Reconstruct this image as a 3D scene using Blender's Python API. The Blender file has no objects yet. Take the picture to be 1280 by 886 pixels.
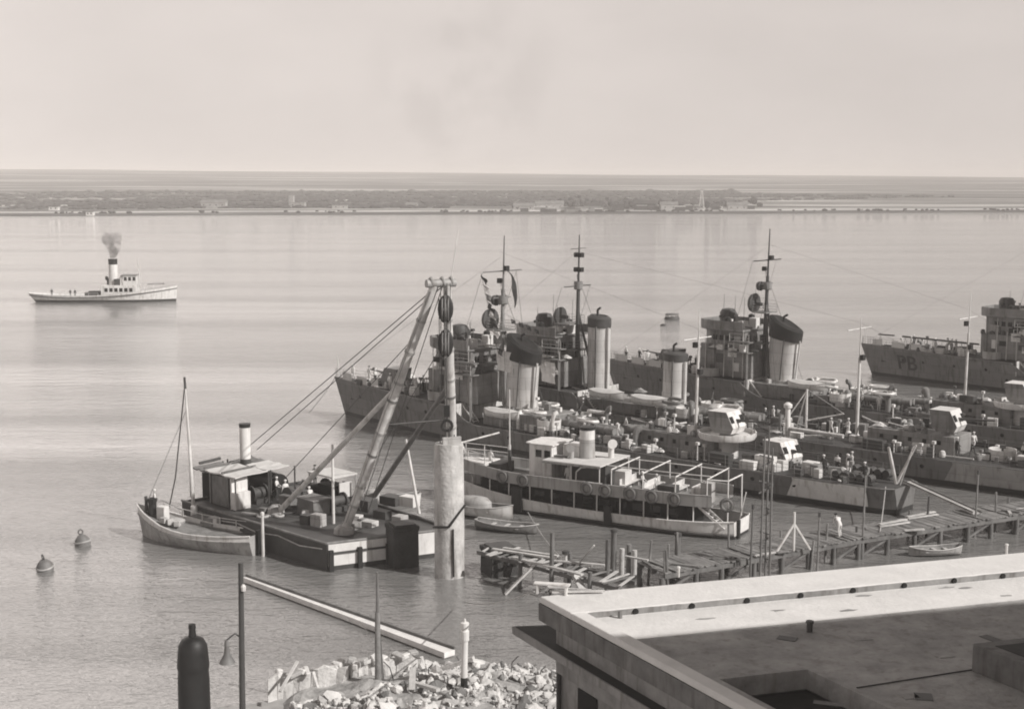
import bpy, bmesh, math, random
from mathutils import Vector, Matrix, noise
random.seed(7)
R = math.radians
C = bpy.context.scene.collection
sc = bpy.context.scene

# ------------------------------------------------------------------ measuring: a pixel of the photograph -> a point at height z
FOC, CAMH = 1758.0, 27.0
TH = math.atan(221 / FOC); CT, ST = math.cos(TH), math.sin(TH)
def at(px, py, z=0.0):
    u = (px - 640) / FOC; v = (443 - py) / FOC
    d = Vector((u, CT + v * ST, -ST + v * CT)); t = (z - CAMH) / d.z
    return Vector((d.x * t, d.y * t, z))
def col(px, z=2.0):            # slope X / depth of a picture column
    return (px - 640) / FOC

# ------------------------------------------------------------------ materials
def mat(name, v, rough=0.7, amp=0.18, scale=0.6, stain=0.0, bump=0.0, metal=0.0, spec=0.4, tint=(1.0, 0.982, 0.965), stretch=(1, 1, 1), panel=0.0):
    m = bpy.data.materials.new(name); m.use_nodes = True
    nt = m.node_tree; N = nt.nodes; L = nt.links; b = N['Principled BSDF']
    tc = N.new('ShaderNodeTexCoord'); mp = N.new('ShaderNodeMapping'); mp.inputs['Scale'].default_value = stretch
    L.new(tc.outputs['Object'], mp.inputs['Vector'])
    n1 = N.new('ShaderNodeTexNoise'); n1.inputs['Scale'].default_value = scale; n1.inputs['Detail'].default_value = 8; n1.inputs['Roughness'].default_value = 0.65
    L.new(mp.outputs[0], n1.inputs['Vector'])
    rp = N.new('ShaderNodeValToRGB'); rp.color_ramp.elements[0].position = 0.3; rp.color_ramp.elements[1].position = 0.7
    lo, hi = v * (1 - amp), min(0.9, v * (1 + amp))
    rp.color_ramp.elements[0].color = (lo * tint[0], lo * tint[1], lo * tint[2], 1)
    rp.color_ramp.elements[1].color = (hi * tint[0], hi * tint[1], hi * tint[2], 1)
    L.new(n1.outputs['Fac'], rp.inputs[0]); out = rp.outputs[0]
    if stain:                   # rust and dirt runs: vertical streaks of their own
        mp2 = N.new('ShaderNodeMapping'); mp2.inputs['Scale'].default_value = (2.2, 2.2, 0.28); L.new(tc.outputs['Object'], mp2.inputs['Vector'])
        n2 = N.new('ShaderNodeTexNoise'); n2.inputs['Scale'].default_value = 1.3; n2.inputs['Detail'].default_value = 6; L.new(mp2.outputs[0], n2.inputs['Vector'])
        r2 = N.new('ShaderNodeValToRGB'); r2.color_ramp.elements[0].position = 0.52; r2.color_ramp.elements[1].position = 0.72
        r2.color_ramp.elements[0].color = (1, 1, 1, 1); k = 1 - stain; r2.color_ramp.elements[1].color = (k, k * 0.97, k * 0.94, 1)
        L.new(n2.outputs['Fac'], r2.inputs[0])
        mx = N.new('ShaderNodeMixRGB'); mx.blend_type = 'MULTIPLY'; mx.inputs[0].default_value = 1
        L.new(out, mx.inputs[1]); L.new(r2.outputs[0], mx.inputs[2]); out = mx.outputs[0]
    if panel:                   # plate by plate the paint differs a little
        sx = N.new('ShaderNodeSeparateXYZ'); cx = N.new('ShaderNodeCombineXYZ'); L.new(tc.outputs['Object'], sx.inputs[0]); L.new(sx.outputs['X'], cx.inputs['X']); L.new(sx.outputs['Z'], cx.inputs['Y'])
        bk = N.new('ShaderNodeTexBrick'); bk.inputs['Scale'].default_value = 0.42; bk.inputs['Mortar Size'].default_value = 0.008; bk.inputs['Brick Width'].default_value = 1.1; bk.inputs['Row Height'].default_value = 0.5
        bk.inputs['Color1'].default_value = (1, 1, 1, 1); j = 1 - panel; bk.inputs['Color2'].default_value = (j, j, j, 1); bk.inputs['Mortar'].default_value = (.6, .6, .6, 1); L.new(cx.outputs[0], bk.inputs['Vector'])
        mp_ = N.new('ShaderNodeMixRGB'); mp_.blend_type = 'MULTIPLY'; mp_.inputs[0].default_value = 1; L.new(out, mp_.inputs[1]); L.new(bk.outputs['Color'], mp_.inputs[2]); out = mp_.outputs[0]
    L.new(out, b.inputs['Base Color'])
    b.inputs['Roughness'].default_value = rough; b.inputs['Metallic'].default_value = metal; b.inputs['Specular IOR Level'].default_value = spec
    if bump:
        n3 = N.new('ShaderNodeTexNoise'); n3.inputs['Scale'].default_value = scale * 6; n3.inputs['Detail'].default_value = 6
        L.new(mp.outputs[0], n3.inputs['Vector'])
        bp = N.new('ShaderNodeBump'); bp.inputs['Strength'].default_value = bump; bp.inputs['Distance'].default_value = 0.1
        L.new(n3.outputs['Fac'], bp.inputs['Height']); L.new(bp.outputs[0], b.inputs['Normal'])
    return m
M = {}
M['hull'] = mat('hull_grey_paint', 0.185, 0.55, 0.2, 0.35, stain=0.5, panel=0.22)
M['hull_light'] = mat('pale_grey_paint', 0.38, 0.55, 0.2, 0.5, stain=0.4, panel=0.12)
M['boot'] = mat('boot_topping', 0.035, 0.5, 0.3, 0.6)
M['deck'] = mat('steel_deck', 0.055, 0.8, 0.3, 0.5)
M['super'] = mat('superstructure_grey', 0.24, 0.6, 0.25, 0.8, stain=0.45, panel=0.3)
M['dark'] = mat('dark_grey_paint', 0.06, 0.6, 0.3, 0.7)
M['black'] = mat('black_paint', 0.018, 0.55, 0.4, 0.8)
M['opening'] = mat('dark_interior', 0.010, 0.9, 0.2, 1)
M['white'] = mat('white_paint', 0.66, 0.5, 0.14, 0.9, stain=0.38)
M['funnel'] = mat('funnel_grey_paint', 0.56, 0.55, 0.12, 0.5, stain=0.42, panel=0.14)
M['canvas'] = mat('canvas', 0.56, 0.9, 0.12, 1.2, bump=0.3)
M['steel'] = mat('weathered_steel', 0.16, 0.6, 0.35, 0.9, stain=0.3)
M['spar'] = mat('pale_spar', 0.58, 0.7, 0.28, 1.0, stain=0.35)
M['gunmetal'] = mat('gunmetal', 0.08, 0.45, 0.25, 1, metal=0.3)
M['timber'] = mat('old_timber', 0.14, 0.9, 0.4, 1.2, bump=0.4, stretch=(1, 1, 0.4))
M['pale_timber'] = mat('bleached_timber', 0.46, 0.9, 0.3, 1.1, bump=0.4)
M['mid_timber'] = mat('worn_timber', 0.20, 0.9, 0.4, 1.1, bump=0.4)
M['concrete'] = mat('pale_concrete', 0.47, 0.9, 0.3, 0.9, stain=0.55, bump=0.6)
M['dark_concrete'] = mat('wet_dark_concrete', 0.04, 0.8, 0.4, 0.9, bump=0.5)  # near-black base colour of the square piles
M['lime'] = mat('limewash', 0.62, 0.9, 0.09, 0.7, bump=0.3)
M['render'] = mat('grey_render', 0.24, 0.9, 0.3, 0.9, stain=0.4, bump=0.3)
M['felt'] = mat('roof_cement', 0.31, 0.9, 0.32, 0.6, stain=0.25, bump=0.5)
M['stone'] = mat('limestone', 0.55, 0.95, 0.3, 1.0, bump=0.6)
M['ground'] = mat('quay_ground', 0.35, 0.95, 0.3, 0.4, bump=0.4)
M['rope'] = mat('rope', 0.10, 0.9, 0.3, 2)
M['pale_rope'] = mat('pale_rope', 0.4, 0.9, 0.3, 2)
M['skin'] = mat('skin', 0.32, 0.6, 0.08, 6)
M['cloth_white'] = mat('white_cloth', 0.66, 0.9, 0.12, 5)
M['cloth_dark'] = mat('dark_cloth', 0.05, 0.9, 0.3, 5)
M['cloth_mid'] = mat('grey_cloth', 0.25, 0.9, 0.2, 5)
M['hair'] = mat('dark_hair', 0.02, 0.8, 0.2, 8)
M['wood_mass'] = mat('far_foliage', 0.045, 0.95, 0.5, 0.02)
M['boom'] = mat('white_boom', 0.72, 0.9, 0.15, 1.1, bump=0.3)
M['fascia'] = mat('stained_fascia', 0.15, 0.9, 0.35, 0.8, stain=0.4, bump=0.3)  # base darkened for the shade on the left face; streaks are stains
M['tar'] = mat('tarred_eave', 0.03, 0.9, 0.3, 0.8, bump=0.2)  # near-black base puts the eave's shade into its colour
M['stone_mid'] = mat('weathered_stone', 0.36, 0.95, 0.3, 1.4, bump=0.6)
M['stone_dark'] = mat('dirty_stone', 0.16, 0.95, 0.4, 1.4, bump=0.6)
M['earth'] = mat('rubble_earth', 0.32, 0.95, 0.5, 1.2, bump=0.6)
M['glass'] = mat('dark_glass', 0.015, 0.12, 0.1, 1, spec=0.6)

# ------------------------------------------------------------------ mesh builder
class MB:
    def __init__(s): s.v = []; s.f = []; s.mi = []; s.cur = 0
    def add(s, vs, fs):
        o = len(s.v); s.v += [tuple(p) for p in vs]; s.f += [tuple(i + o for i in f) for f in fs]; s.mi += [s.cur] * len(fs); return s
    def m(s, i): s.cur = i; return s
    def box(s, c, d, rz=0.0, ry=0.0, taper=1.0):
        hx, hy, hz = d[0] / 2, d[1] / 2, d[2] / 2; rot = Matrix.Rotation(rz, 3, 'Z') @ Matrix.Rotation(ry, 3, 'Y'); c = Vector(c); vs = []
        for z, k in ((-hz, 1), (hz, taper)):
            for x, y in ((-hx, -hy), (hx, -hy), (hx, hy), (-hx, hy)): vs.append(c + rot @ Vector((x * k, y * k, z)))
        return s.add(vs, [(3, 2, 1, 0), (4, 5, 6, 7), (0, 1, 5, 4), (1, 2, 6, 5), (2, 3, 7, 6), (3, 0, 4, 7)])
    def tube(s, p, q, r0, r1=None, n=8, caps=True):
        p = Vector(p); q = Vector(q); r1 = r0 if r1 is None else r1
        w = (q - p).normalized(); a = w.orthogonal().normalized(); b = w.cross(a); vs = []
        for c, r in ((p, r0), (q, r1)):
            for i in range(n):
                t = 2 * math.pi * i / n; vs.append(c + (a * math.cos(t) + b * math.sin(t)) * r)
        fs = [(i, (i + 1) % n, n + (i + 1) % n, n + i) for i in range(n)]
        if caps: fs += [tuple(range(n - 1, -1, -1)), tuple(range(n, 2 * n))]
        return s.add(vs, fs)
    def bar(s, p, q, w, h, up=(0, 0, 1)):
        p = Vector(p); q = Vector(q); d = (q - p).normalized(); side = d.cross(Vector(up))
        if side.length < 1e-4: side = d.cross(Vector((1, 0, 0)))
        side.normalize(); u = side.cross(d); vs = []
        for c in (p, q):
            for a, b in ((-1, -1), (1, -1), (1, 1), (-1, 1)): vs.append(c + side * a * w / 2 + u * b * h / 2)
        return s.add(vs, [(3, 2, 1, 0), (4, 5, 6, 7), (0, 1, 5, 4), (1, 2, 6, 5), (2, 3, 7, 6), (3, 0, 4, 7)])
    def path(s, pts, r, n=6):
        for a, b in zip(pts, pts[1:]):
            if (Vector(a) - Vector(b)).length > 1e-4: s.tube(a, b, r, n=n)
        return s
    def rings(s, rings, cap0=True, cap1=True):      # loft through closed rings of equal length
        n = len(rings[0]); vs = [p for r in rings for p in r]; fs = []
        for k in range(len(rings) - 1):
            for i in range(n): fs.append((k * n + i, k * n + (i + 1) % n, (k + 1) * n + (i + 1) % n, (k + 1) * n + i))
        if cap0: fs.append(tuple(range(n - 1, -1, -1)))
        if cap1: fs.append(tuple(range((len(rings) - 1) * n, len(rings) * n)))
        return s.add(vs, fs)
    def lathe(s, c, prof, n=16, sx=1.0, sy=1.0):    # prof: (r, z)
        c = Vector(c)
        return s.rings([[c + Vector((r * sx * math.cos(2 * math.pi * i / n), r * sy * math.sin(2 * math.pi * i / n), z)) for i in range(n)] for r, z in prof])
    def prism(s, poly, z0, z1):
        n = len(poly); return s.rings([[(p[0], p[1], z0) for p in poly], [(p[0], p[1], z1) for p in poly]])
    def sheet(s, grid):                              # grid of points, rows x cols
        nr, nc = len(grid), len(grid[0]); vs = [p for r in grid for p in r]
        return s.add(vs, [(r * nc + c, r * nc + c + 1, (r + 1) * nc + c + 1, (r + 1) * nc + c) for r in range(nr - 1) for c in range(nc - 1)])
    def torus(s, c, nrm, R1, r, n=16, k=6):
        c = Vector(c); w = Vector(nrm).normalized(); a = w.orthogonal().normalized(); b = w.cross(a); vs = []; fs = []
        for i in range(n):
            t = 2 * math.pi * i / n; d = a * math.cos(t) + b * math.sin(t)
            for j in range(k):
                u = 2 * math.pi * j / k; vs.append(c + d * (R1 + r * math.cos(u)) + w * r * math.sin(u))
        for i in range(n):
            for j in range(k): fs.append((i * k + j, ((i + 1) % n) * k + j, ((i + 1) % n) * k + (j + 1) % k, i * k + (j + 1) % k))
        return s.add(vs, fs)
    def build(s, name, mats, parent=None, smooth=0, bevel=0.0):
        me = bpy.data.meshes.new(name); me.from_pydata(s.v, [], s.f); me.update()
        ml = mats if isinstance(mats, (list, tuple)) else [mats]
        for m_ in ml: me.materials.append(M[m_] if isinstance(m_, str) else m_)
        if len(ml) > 1: me.polygons.foreach_set('material_index', s.mi)
        bm = bmesh.new(); bm.from_mesh(me); bmesh.ops.recalc_face_normals(bm, faces=bm.faces); bm.to_mesh(me); bm.free()
        if smooth:
            for p in me.polygons: p.use_smooth = True
            try: me.set_sharp_from_angle(angle=R(smooth))
            except Exception: pass
        o = bpy.data.objects.new(name, me); C.objects.link(o)
        if parent is not None: o.parent = parent
        if bevel:
            b = o.modifiers.new('bevel', 'BEVEL'); b.width = bevel; b.segments = 1; b.limit_method = 'ANGLE'
        return o
def tag(o, label=None, cat=None, group=None, kind=None):
    if label: o['label'] = label
    if cat: o['category'] = cat
    if group: o['group'] = group
    if kind or cat: o['kind'] = kind or 'thing'
    return o
def empty(name, loc, rz, label, cat, group=None):
    o = bpy.data.objects.new(name, None); C.objects.link(o); o.location = loc; o.rotation_euler = (0, 0, rz); o.empty_display_size = 0.3
    return tag(o, label, cat, group)
def copy_thing(o, loc, rz, label=None, group=None):
    kids = [k for k in bpy.data.objects if k.parent == o]
    c = o.copy(); C.objects.link(c); c.location = loc; c.rotation_euler = (0, 0, rz)
    if label: c['label'] = label
    if group: c['group'] = group
    for k in kids:
        k2 = k.copy(); C.objects.link(k2); k2.parent = c
        for g in [g for g in bpy.data.objects if g.parent == k]:
            g2 = g.copy(); C.objects.link(g2); g2.parent = k2
    return c
class Frame:                    # a boat's own axes: x runs aft from the bow, y away from the camera, z up
    def __init__(s, bow, deg): s.o = Vector((bow[0], bow[1], 0)); s.a = R(deg); s.t = Vector((math.cos(s.a), math.sin(s.a), 0)); s.n = Vector((-math.sin(s.a), math.cos(s.a), 0))
    def w(s, x, y, z): return s.o + s.t * x + s.n * y + Vector((0, 0, z))
    def loc(s, P): d = Vector(P) - s.o; return d.dot(s.t), d.dot(s.n)
    def ax(s, px, z=2.0, y=0.0):                     # how far aft the column px meets the line at y, z
        k = (px - 640) / FOC; p = s.w(0, y, z); # X = k*(Y*CT-(z-H)*ST)
        c0 = p.x - k * (p.y * CT - (z - CAMH) * ST); c1 = s.t.x - k * s.t.y * CT
        return -c0 / c1

# ------------------------------------------------------------------ camera, sky, sun
cam = bpy.data.cameras.new('camera'); co = bpy.data.objects.new('camera', cam); C.objects.link(co)
co.location = (0, 0, CAMH); co.rotation_euler = (math.pi / 2 - TH, 0, 0)
cam.sensor_width = 36; cam.lens = 36 * FOC / 1280; cam.clip_start = 0.5; cam.clip_end = 60000
sc.camera = co
ELEV = 37.0; sx_, sy_ = 0.87, -0.5
sd = Vector((sx_ * math.cos(R(ELEV)), sy_ * math.cos(R(ELEV)), math.sin(R(ELEV)))).normalized()
sl = bpy.data.lights.new('sun', 'SUN'); sl.energy = 3.7; sl.angle = R(0.6); sl.color = (1.0, 0.965, 0.925)
so = bpy.data.objects.new('sun', sl); C.objects.link(so); so.rotation_euler = sd.to_track_quat('Z', 'Y').to_euler(); so.location = (60, -60, 120)
w = bpy.data.worlds.new('World'); sc.world = w; w.use_nodes = True
nt = w.node_tree; N, L = nt.nodes, nt.links; bg = N['Background']
sky = N.new('ShaderNodeTexSky'); sky.sky_type = 'NISHITA'; sky.sun_disc = False
sky.sun_elevation = R(ELEV); sky.sun_rotation = math.atan2(sx_, sy_); sky.dust_density = 4.0; sky.air_density = 1.0; sky.altitude = 0
bw = N.new('ShaderNodeRGBToBW'); L.new(sky.outputs[0], bw.inputs[0])     # a black-and-white film sees the sky's brightness only
tc = N.new('ShaderNodeTexCoord'); sp = N.new('ShaderNodeSeparateXYZ'); L.new(tc.outputs['Generated'], sp.inputs[0])
mr = N.new('ShaderNodeMapRange'); mr.inputs['From Min'].default_value = -0.5; mr.inputs['From Max'].default_value = 0.5   # thinner cloud veil to the left
mr.inputs['To Min'].default_value = 1.27; mr.inputs['To Max'].default_value = 0.95; L.new(sp.outputs['X'], mr.inputs['Value'])
cn = N.new('ShaderNodeTexNoise'); cn.inputs['Scale'].default_value = 4.5; cn.inputs['Detail'].default_value = 5
cm = N.new('ShaderNodeMapping'); cm.inputs['Scale'].default_value = (1, 1, 2.5); L.new(tc.outputs['Generated'], cm.inputs['Vector']); L.new(cm.outputs[0], cn.inputs['Vector'])
cr = N.new('ShaderNodeMapRange'); cr.inputs['From Min'].default_value = 0.3; cr.inputs['From Max'].default_value = 0.7; cr.inputs['To Min'].default_value = 0.93; cr.inputs['To Max'].default_value = 1.05; L.new(cn.outputs['Fac'], cr.inputs['Value'])
m0 = N.new('ShaderNodeMath'); m0.operation = 'MINIMUM'; m0.inputs[1].default_value = 3.3; L.new(bw.outputs[0], m0.inputs[0])
mx0 = N.new('ShaderNodeMath'); mx0.operation = 'MAXIMUM'; mx0.inputs[1].default_value = 3.0; L.new(m0.outputs[0], mx0.inputs[0]); m0 = mx0
m1 = N.new('ShaderNodeMath'); m1.operation = 'MULTIPLY'; L.new(m0.outputs[0], m1.inputs[0]); L.new(mr.outputs[0], m1.inputs[1])
m2 = N.new('ShaderNodeMath'); m2.operation = 'MULTIPLY'; L.new(m1.outputs[0], m2.inputs[0]); L.new(cr.outputs[0], m2.inputs[1])
zf_ = N.new('ShaderNodeMapRange'); zf_.interpolation_type = 'SMOOTHSTEP'; zf_.inputs['From Min'].default_value = 0.22; zf_.inputs['From Max'].default_value = 0.65; zf_.inputs['To Min'].default_value = 1.06; zf_.inputs['To Max'].default_value = 0.20; L.new(sp.outputs['Z'], zf_.inputs['Value'])   # sky dimmed overhead to cut the fill light
m3 = N.new('ShaderNodeMath'); m3.operation = 'MULTIPLY'; L.new(m2.outputs[0], m3.inputs[0]); L.new(zf_.outputs[0], m3.inputs[1])
def mrange(src, f0, f1, t0, t1, mode='SMOOTHSTEP'):
    n = N.new('ShaderNodeMapRange'); n.interpolation_type = mode; n.inputs['From Min'].default_value = f0; n.inputs['From Max'].default_value = f1; n.inputs['To Min'].default_value = t0; n.inputs['To Max'].default_value = t1; L.new(src, n.inputs['Value']); return n.outputs[0]
def mth(op, a_, b_):
    n = N.new('ShaderNodeMath'); n.operation = op
    for i, q in enumerate((a_, b_)):
        if isinstance(q, float): n.inputs[i].default_value = q
        else: L.new(q, n.inputs[i])
    return n.outputs[0]
# a bright bank added above the frame to brighten the water, most at left
fill_glow = mth('MULTIPLY', mrange(sp.outputs['Z'], .135, .24, 0.0, 1.0), mrange(sp.outputs['Z'], .45, .72, 1.0, 0.0))
fill_glow = mth('MULTIPLY', fill_glow, mrange(sp.outputs['Y'], .1, .6, 0.0, 1.0))
fill_glow = mth('MULTIPLY', fill_glow, mrange(sp.outputs['X'], -.42, .40, 3.0, 0.45))
m4 = mth('MULTIPLY', m3.outputs[0], mth('ADD', fill_glow, 1.0))
# faint drifting smoke smudge
sd_ = N.new('ShaderNodeVectorMath'); sd_.operation = 'DOT_PRODUCT'; L.new(tc.outputs['Generated'], sd_.inputs[0]); sd_.inputs[1].default_value = Vector((-.034, 1, .062)).normalized()
sn = N.new('ShaderNodeTexNoise'); sn.inputs['Scale'].default_value = 26; sn.inputs['Detail'].default_value = 4; L.new(tc.outputs['Generated'], sn.inputs['Vector'])
sm_ = mth('MULTIPLY', mrange(sd_.outputs['Value'], 0.9968, .9999, 0.0, 1.0), mrange(sn.outputs['Fac'], .38, .66, 0.0, .085))
m2o = mth('MULTIPLY', m4, mth('SUBTRACT', 1.0, sm_))
class _O: outputs = [m2o]
m2 = _O
mc = N.new('ShaderNodeVectorMath'); mc.operation = 'SCALE'; mc.inputs[0].default_value = (1.03, 0.942, 0.892); L.new(m2.outputs[0], mc.inputs['Scale'])
L.new(mc.outputs[0], bg.inputs['Color']); bg.inputs['Strength'].default_value = 0.15
sc.view_settings.view_transform = 'Standard'; sc.view_settings.look = 'None'; sc.view_settings.gamma = 1; sc.view_settings.exposure = 0.38
sc.cycles.use_denoising = True; sc.cycles.max_bounces = 6; sc.cycles.volume_bounces = 1; sc.cycles.filter_width = 1.9
sc.cycles.sample_clamp_indirect = 6

# ------------------------------------------------------------------ water
def water():
    m = bpy.data.materials.new('harbour_water'); m.use_nodes = True; nt = m.node_tree; N, L = nt.nodes, nt.links; b = N['Principled BSDF']
    g = N.new('ShaderNodeNewGeometry')
    def nz(scale, st, det=4, rough=0.55):
        mp = N.new('ShaderNodeMapping'); mp.inputs['Scale'].default_value = st; L.new(g.outputs['Position'], mp.inputs['Vector'])
        n = N.new('ShaderNodeTexNoise'); n.inputs['Scale'].default_value = scale; n.inputs['Detail'].default_value = det; n.inputs['Roughness'].default_value = rough
        L.new(mp.outputs[0], n.inputs['Vector']); return n.outputs['Fac']
    a = nz(0.55, (0.5, 1.0, 1), 6, 0.62); c = nz(2.6, (0.7, 1.0, 1), 3, 0.6); slow = nz(0.02, (0.10, 1.5, 1), 4, 0.65)
    s1 = N.new('ShaderNodeMath'); s1.operation = 'MULTIPLY_ADD'; s1.inputs[1].default_value = 0.30; L.new(c, s1.inputs[0]); L.new(a, s1.inputs[2])
    st = N.new('ShaderNodeMapRange'); st.inputs['From Min'].default_value = 0.35; st.inputs['From Max'].default_value = 0.65; st.inputs['To Min'].default_value = 0.25; st.inputs['To Max'].default_value = 1.2; L.new(slow, st.inputs['Value'])
    h = N.new('ShaderNodeMath'); h.operation = 'MULTIPLY'; L.new(s1.outputs[0], h.inputs[0]); L.new(st.outputs[0], h.inputs[1])
    bp = N.new('ShaderNodeBump'); bp.inputs['Strength'].default_value = 1.0; bp.inputs['Distance'].default_value = 0.42
    L.new(h.outputs[0], bp.inputs['Height']); L.new(bp.outputs[0], b.inputs['Normal'])
    b.inputs['Base Color'].default_value = (0.185, 0.182, 0.178, 1); b.inputs['Roughness'].default_value = 0.05; b.inputs['IOR'].default_value = 1.85; b.inputs['Specular IOR Level'].default_value = 0.5
    return m
wm = water()
mb = MB(); mb.sheet([[(-4300, -150, 0), (4300, -150, 0)], [(-4300, 1400, 0), (4300, 1400, 0)]])
WATER = tag(mb.build('water', wm), kind='structure')

# ------------------------------------------------------------------ far shore
def shore(x): return 1035 + 0.14 * x + 9 * noise.noise((x * 0.008, 3, 0)) + 4 * noise.noise((x * 0.03, 5, 0))
PROF = [(-40, -0.9), (0, -0.2), (6, 0.5), (14, 1.2), (60, 1.6), (150, 2.2), (300, 3.4), (500, 5.2), (800, 9), (1200, 15), (1700, 23), (2300, 31), (3000, 38), (3600, 40), (4600, 30)]
def land_z(x, t):
    for (a, za), (b, zb) in zip(PROF, PROF[1:]):
        if t <= b: z = za + (zb - za) * (t - a) / (b - a); break
    else: z = PROF[-1][1]
    k = max(0, min(1, (t - 700) / 2500)); z *= 1 - 0.22 * k * max(-1.6, min(1.6, x / 1100.0))
    z += k * 3.0 * noise.noise((x * 0.0016, t * 0.0012, 1)) + min(1, max(0, t / 300)) * 0.8 * noise.noise((x * 0.006, t * 0.004, 7))
    return z
mb = MB(); xs = [-4200 + i * 60 for i in range(141)]; ts = sorted(set([p[0] for p in PROF] + [30, 100, 220, 400, 650, 1000, 1400, 2000, 2650, 3300, 4000]))
mb.sheet([[(x, shore(x) + t, land_z(x, t)) for x in xs] for t in ts])
lm = bpy.data.materials.new('far_fields'); lm.use_nodes = True; nt = lm.node_tree; N, L = nt.nodes, nt.links; b = N['Principled BSDF']; b.inputs['Roughness'].default_value = 0.95
g = N.new('ShaderNodeNewGeometry'); mp = N.new('ShaderNodeMapping'); mp.inputs['Scale'].default_value = (0.0016, 0.011, 0); L.new(g.outputs['Position'], mp.inputs['Vector'])
n1 = N.new('ShaderNodeTexNoise'); n1.inputs['Scale'].default_value = 1.0; n1.inputs['Detail'].default_value = 7; n1.inputs['Roughness'].default_value = 0.65; L.new(mp.outputs[0], n1.inputs['Vector'])
rp = N.new('ShaderNodeValToRGB'); e = rp.color_ramp.elements; e[0].position = 0.38; e[0].color = (0.015, 0.015, 0.0145, 1); e[1].position = 0.66; e[1].color = (0.55, 0.54, 0.52, 1)
q = rp.color_ramp.elements.new(0.52); q.color = (0.08, 0.079, 0.076, 1)
L.new(n1.outputs['Fac'], rp.inputs[0]); L.new(rp.outputs[0], b.inputs['Base Color'])
tag(mb.build('far_land', lm, smooth=80), kind='structure')
# pale beach strip along the shore
mb = MB(); mb.sheet([[(x, shore(x) + t, land_z(x, t) + 0.12) for x in xs] for t in (34, 52, 72)])
M['beach'] = mat('pale_beach', 0.42, 0.95, 0.35, 0.02)
tag(mb.build('beach', 'beach'), kind='structure')
# woods that read as one mass
ICO = bmesh.new(); bmesh.ops.create_icosphere(ICO, subdivisions=1, radius=1.0); ICOV = [v.co.copy() for v in ICO.verts]; ICOF = [[v.index for v in f.verts] for f in ICO.faces]; ICO.free()
def clump(mb, c, r, sq=0.7, rnd=random):
    k = rnd.random() * 50
    mb.add([(c[0] + v.x * r * (0.8 + 0.5 * noise.noise((v.x * 2 + k, v.y * 2, v.z * 2))), c[1] + v.y * r, c[2] + v.z * r * sq * (0.8 + 0.6 * noise.noise((v.x * 3, v.y * 3 + k, v.z)))) for v in ICOV], ICOF)
mb = MB(); rw = random.Random(3)
for i in range(8200):
    t = rw.uniform(130, 820); Y = 1035 + t; px = rw.uniform(-120, 1400)
    if px > 930 and (t < 330 + (px - 930) * .6 or t > 640 - (px - 930) * .45 or rw.random() < (px - 930) / 420): continue
    if px < 230 and rw.random() < (230 - px) / 330: continue
    if px > 560 and t < 190 and px < 950: continue
    x = (px - 640) / FOC * Y
    if noise.noise((x * .004, t * .008, 2)) < -.34: continue
    r = rw.choice([rw.uniform(1.4, 3.0), rw.uniform(2, 4.6)]); clump(mb, (x, shore(x) + t, land_z(x, t) + r * 0.1), r * rw.uniform(1.2, 2.4), rw.uniform(.22, .45), rw)
for i in range(150):                                  # taller trees round the far dockyard
    px = rw.choice([rw.uniform(700, 800), rw.uniform(640, 960)]); t = rw.uniform(70, 200); x = (px - 640) / FOC * (1035 + t); r = rw.uniform(2, 4.5); clump(mb, (x, shore(x) + t, land_z(x, t) + r * rw.uniform(.4, 1.3)), r, rw.uniform(.6, 1.1), rw)
for i in range(260):                                  # scrub right on the shore
    px = rw.uniform(-60, 1330); t = rw.uniform(16, 46); x = (px - 640) / FOC * 1050
    if noise.noise((px * 0.011, 0, 4)) < -0.05: continue
    clump(mb, (x, shore(x) + t, land_z(x, t) + 0.6), rw.uniform(1.0, 2.4), 0.6, rw)
tag(mb.build('woods', 'wood_mass'), kind='stuff')
# buildings across the water
def far_house(px, wid, dep, hgt, t, label, wall='white', pitched=True, tower=0):
    x = (px - 640) / FOC * (1035 + t) ; Y = shore(x) + t; x = (px - 640) / FOC * (Y * CT + 26 * ST); z = land_z(x, t)
    r = empty('far_building', (x, Y, z), R(random.uniform(-6, 6)), label, 'building', 'buildings on the far shore')
    MB().box((0, 0, hgt / 2 - 0.5), (wid, dep, hgt + 1)).build('wall', wall, r)
    k = MB()
    if pitched: k.rings([[(-wid / 2 - .4, -dep / 2 - .4, hgt + .003), (-wid / 2 - .4, dep / 2 + .4, hgt + .003), (-wid / 2 - .4, 0, hgt + dep * .28)], [(wid / 2 + .4, -dep / 2 - .4, hgt + .003), (wid / 2 + .4, dep / 2 + .4, hgt + .003), (wid / 2 + .4, 0, hgt + dep * .28)]])
    else: k.box((0, 0, hgt + .2), (wid + .5, dep + .5, .4))
    k.build('roof', 'super' if wall == 'hull_light' else 'dark', r)
    n = max(2, int(wid / 5))
    for i in range(min(n, 8)): MB().box((-wid / 2 + wid * (i + .5) / min(n, 8), -dep / 2 - .02, hgt * .55), (1.0, .1, 1.1)).build('window', 'dark', r)
    if tower: MB().box((-wid / 2 + tower, dep * .1, hgt + 3), (4, 4, 6)).build('tower', wall, r)
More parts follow.
